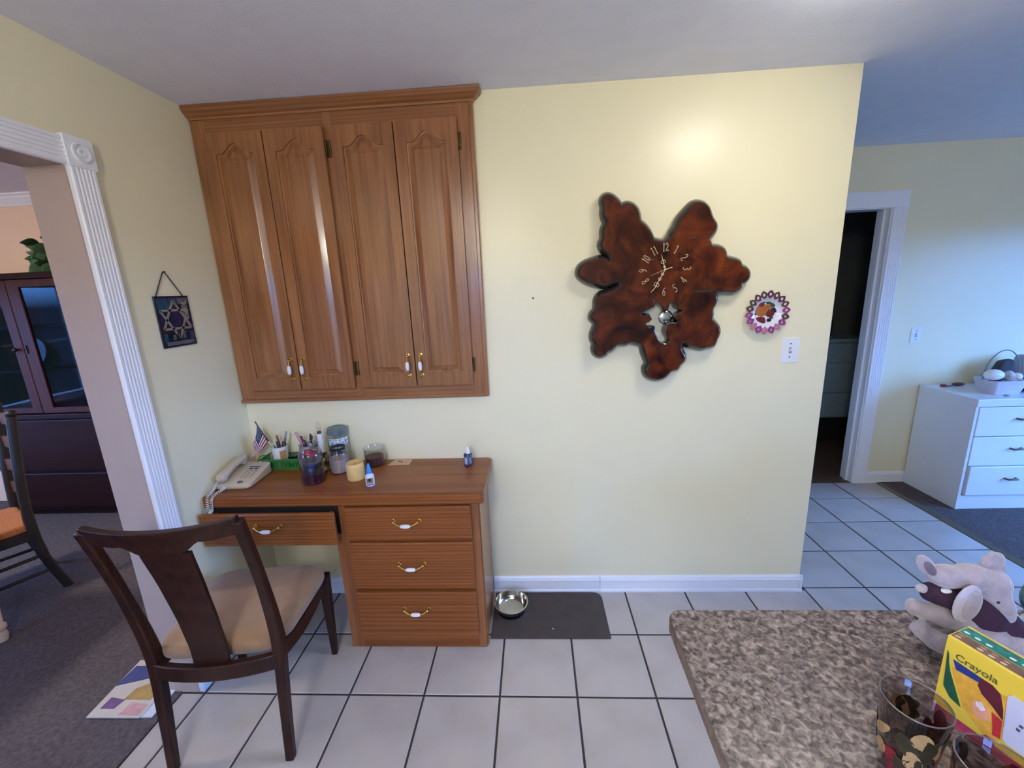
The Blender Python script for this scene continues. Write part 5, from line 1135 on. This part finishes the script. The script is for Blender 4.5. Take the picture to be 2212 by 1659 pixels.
# ================================================================== DINING ROOM
hu = thing('china_hutch', 'red brown china hutch with two glazed doors seen through the dining doorway', 'hutch', (-2.2, 0.98, 0.004))
HX0, HX1, HY, HYB = -2.73, -1.70, 0.845, 1.115
MB().box(HX0, HX1, HY+0.02, HYB, 0.06, 0.815).build('lower_case', M_MAHOGH, hu); MB().box(HX0+0.03, HX1-0.03, HY+0.05, HYB-0.02, 0.005, 0.06).build('plinth', M_MAHOGH, hu)
MB().box(HX0-0.012, HX1+0.012, HY-0.012, HYB, 0.815, 0.852).build('ledge', M_MAHOGH, hu, bevel=0.005)
for z0, z1 in ((0.09, 0.375), (0.395, 0.805)):
    d = MB().box(HX0+0.02, HX1-0.02, HY, HY+0.022, z0, z1).build('drawer', M_MAHOGH, hu, bevel=0.006)
mb = MB(); mb.box(HX0, HX0+0.022, HY+0.03, HYB, 0.852, 1.83); mb.box(HX1-0.022, HX1, HY+0.03, HYB, 0.852, 1.83); mb.box(HX0+0.022, HX1-0.022, HYB-0.012, HYB, 0.852, 1.83); mb.build('upper_case', M_MAHOG, hu)
MB().box(HX0-0.015, HX1+0.015, HY-0.005, HYB, 1.83, 1.872).build('cornice', M_MAHOGH, hu, bevel=0.008)
MB().box(HX0+0.022, HX1-0.022, HY+0.06, HYB-0.012, 1.488, 1.508).build('shelf', M_MAHOGH, hu); MB().box(HX0+0.022, HX1-0.022, HY+0.06, HYB-0.012, 1.16, 1.18).build('shelf', M_MAHOGH, hu)
M_HGLASS = thin_glass('hutch_glass', (0.62, 0.68, 0.74), 0.02, 1.2, 5.0)
def glazed(x0, x1, kx):
    mb = MB(); mb.poly([(x0, 0.858), (x1, 0.858), (x1, 1.826), (x0, 1.826)], [[(x0+0.088, 0.90), (x1-0.075, 0.90), (x1-0.075, 1.775), (x0+0.088, 1.775)]], lambda a, b: (a, HY+0.006, b), lambda a, b: (a, HY+0.028, b))
    d = mb.build('door', M_MAHOG, hu, bevel=0.004)
    MB().box(x0+0.084, x1-0.071, HY+0.016, HY+0.020, 0.896, 1.779).build('glass_pane', M_HGLASS, d)
    MB().ball((kx, HY-0.012, 1.34), 0.015, 12, 8).tube([(kx, HY+0.006, 1.34), (kx, HY-0.01, 1.34)], 0.006, 8).build('knob', M_BLACK, d, smooth=60)
    return d
glazed(HX0, -2.213, -2.262); dd = glazed(-2.209, HX1, -1.775)
MB().box(-2.195, -2.185, HY-0.001, HY+0.006, 1.31, 1.37).build('keyhole_plate', M_BLACK, dd)
# things inside the hutch
M_BLUEW = plain('blue_white_china', srgb(150, 178, 214), rough=0.2, var=0.1)
def hplate(x, z, r, lab):
    rg = [[(x+rr*math.cos(2*PI*k/28), yy+0.03*math.sin(2*PI*k/28)*rr/r, z+r+rr*math.sin(2*PI*k/28)) for k in range(28)] for rr, yy in ((0.002, 1.075), (r*0.6, 1.073), (r, 1.060), (r, 1.064), (r*0.6, 1.079), (0.002, 1.080))]
    tag(MB().loops(rg).build('china_plate', M_BLUEW, smooth=50), lab, 'plate', 'plates inside the hutch')
hplate(-1.98, 1.181, 0.10, 'pale blue plate upright on the middle hutch shelf behind the right door glass')
hplate(-2.42, 1.181, 0.11, 'pale blue plate upright on the middle hutch shelf behind the left door glass')
# plant on the hutch
pp = thing('potted_plant', 'trailing green leafy plant on top of the hutch', 'plant', (-1.84, 0.97, 1.8725))
MB().lathe([(0.001, 0), (0.05, 0), (0.065, 0.085), (0.068, 0.09), (0.060, 0.09), (0.048, 0.01), (0.001, 0.01)], 24, (-1.84, 0.97, 1.8725)).build('pot', plain('dark_pot', srgb(60, 44, 40), rough=0.6), pp, smooth=50)
M_LEAF = plain('dark_green_leaf', srgb(56, 92, 52), rough=0.5, var=0.3, vscale=20)
rnd = random.Random(4)
leaf_me = None
lm = MB(); nl = 7; top_ = []
for i in range(nl):
    u = i/(nl-1); wv_ = 0.030*math.sin(PI*min(1, u*1.05+0.02))**0.7; zc_ = -0.016*u*u
    top_.append([(u*0.075, -wv_, zc_+0.004), (u*0.075, 0, zc_-0.003), (u*0.075, wv_, zc_+0.004)])
lm.loops(top_, cap=False, closed=False)
for i, (lx, lz, ly) in enumerate([(-1.925, 2.085, 0.95), (-1.975, 2.07, 0.94), (-1.995, 2.035, 0.94), (-1.895, 2.10, 0.97), (-1.93, 2.02, 0.93), (-1.90, 1.99, 0.92), (-1.95, 1.97, 0.92), (-1.92, 1.95, 0.90), (-1.98, 1.955, 0.92), (-1.87, 2.03, 0.92), (-1.88, 1.97, 0.90), (-1.86, 2.06, 0.96), (-1.96, 1.955, 0.90), (-1.84, 2.00, 0.93), (-2.01, 1.95, 0.94), (-2.04, 1.945, 0.93), (-1.90, 1.96, 0.89), (-1.83, 1.95, 0.90), (-1.93, 1.925, 0.90), (-1.97, 1.92, 0.93), (-1.90, 1.92, 0.92), (-1.86, 1.915, 0.90), (-1.95, 1.99, 0.95), (-2.0, 1.915, 0.92)]):
    if i == 0: lo_ = lm.build('leaf', M_LEAF, pp, world=False, smooth=60); leaf_me = lo_.data
    else: lo_ = bpy.data.objects.new('leaf', leaf_me); C.objects.link(lo_); lo_.parent = pp
    lo_.location = (lx+1.84, ly-0.97, lz-1.8725); lo_.rotation_euler = (rnd.uniform(0.6, 1.5), rnd.uniform(-0.6, 0.6), rnd.uniform(1.5, 4.5)); s_ = rnd.uniform(0.9, 1.35); lo_.scale = (s_, s_, s_)
mb = MB()
for ex, ez, ey in ((-1.95, 2.09, 0.95), (-1.99, 2.04, 0.95), (-1.92, 2.0, 0.93), (-2.03, 1.92, 0.94), (-1.86, 2.05, 0.94)):
    mb.tube(bez([(-1.84, 0.97, 1.93), ((-1.84+ex)/2, (0.97+ey)/2, max(ez, 1.98)+0.01), (ex, ey, ez)], 5), 0.003, 6)
mb.build('stems', plain('plant_stem', srgb(58, 70, 44), rough=0.6), pp)['kind'] = 'stuff'
# ladder-back chair (local: y faces the table, x to its right)
lc = thing('ladderback_chair', 'black ladder-back dining chair with an orange rush seat at the left picture edge', 'chair', (-1.657, -0.066, 0.004), math.radians(150))
def lb(mb, name, m, **k): return mb.build(name, m, lc, world=False, **k)
for s in (-1, 1):
    p_ = bez([(s*0.200, -0.258, 0.0), (s*0.200, -0.205, 0.22), (s*0.200, -0.190, 0.43), (s*0.200, -0.205, 0.70), (s*0.200, -0.245, 1.06)], 5)
    lb(MB().tube(p_, [0.021]*6+[0.024]*6+[0.022]*(len(p_)-12), 12).ball((s*0.200, -0.247, 1.075), (0.024, 0.024, 0.020)).tube([(s*0.2, -0.245, 1.05), (s*0.2, -0.247, 1.08)], 0.012, 10), 'back_post', M_BLACKWOOD, smooth=60)
    lb(MB().tube([(s*0.220, 0.205, 0.0), (s*0.222, 0.200, 0.44)], [0.017, 0.022], 12), 'leg', M_BLACKWOOD, smooth=60)
    for z_ in (0.14, 0.24): lb(MB().tube([(s*0.20, -0.225 if z_ < 0.2 else -0.205, z_), (s*0.221, 0.202, z_)], 0.010, 8), 'side_stretcher', M_BLACKWOOD, smooth=60)
lb(MB().tube([(-0.2, -0.212, 0.19), (0.2, -0.212, 0.19)], 0.010, 8), 'rear_stretcher', M_BLACKWOOD, smooth=60); lb(MB().tube([(-0.22, 0.203, 0.18), (0.22, 0.203, 0.18)], 0.010, 8), 'front_stretcher', M_BLACKWOOD, smooth=60)
for z_, yb in ((1.0, -0.236), (0.86, -0.222), (0.72, -0.206), (0.58, -0.198)):
    xs_ = [-0.2+0.4*i/10 for i in range(11)]; lb(MB().loops([[(x_, yb-0.03*(1-(x_/0.2)**2)-0.006, z_-0.035), (x_, yb-0.03*(1-(x_/0.2)**2)+0.006, z_-0.035), (x_, yb-0.03*(1-(x_/0.2)**2)+0.006, z_+0.03+0.012*(1-(x_/0.2)**2)), (x_, yb-0.03*(1-(x_/0.2)**2)-0.006, z_+0.03+0.012*(1-(x_/0.2)**2))] for x_ in xs_]), 'back_slat', wood('slat_wood'+str(len(MATS)), srgb(70, 42, 30), srgb(96, 60, 42), srgb(116, 76, 54), axis=0), smooth=40)
lb(MB().hull8([(-0.21, -0.20, 0.405), (0.21, -0.20, 0.405), (0.24, 0.215, 0.405), (-0.24, 0.215, 0.405), (-0.205, -0.195, 0.45), (0.205, -0.195, 0.45), (0.235, 0.21, 0.45), (-0.235, 0.21, 0.45)]), 'rush_seat', M_RUSH, bevel=0.015, seg=3)
for s in (-1, 1): lb(MB().box(s*0.215-0.014, s*0.215+0.014, -0.185, 0.19, 0.355, 0.404), 'seat_rail', M_BLACKWOOD)
# dining table with turned white legs
dt = thing('dining_table', 'dining table with white turned legs at the left picture edge', 'table', (-1.9, -0.95, 0.004))
MB().box(-2.62, -1.17, -1.62, -0.28, 0.735, 0.765).build('tabletop', M_MAHOGH, dt, bevel=0.006)
MB().box(-2.56, -1.23, -1.56, -0.34, 0.64, 0.735).build('apron', M_TRIM, dt)
for lx in (-1.245, -2.545):
    for ly in (-0.350, -1.55):
        MB().lathe([(0.001, 0), (0.022, 0), (0.028, 0.03), (0.022, 0.055), (0.030, 0.065), (0.030, 0.085), (0.022, 0.095), (0.026, 0.16), (0.034, 0.30), (0.040, 0.46), (0.030, 0.50), (0.042, 0.52), (0.042, 0.55), (0.034, 0.56), (0.045, 0.60), (0.045, 0.735), (0.001, 0.735)], 24, (lx, ly, 0.005)).build('leg', plain('aged_white_paint', srgb(206, 196, 190), rough=0.5) if 'aged_white_paint' not in MATS else MATS['aged_white_paint'], dt, smooth=45)
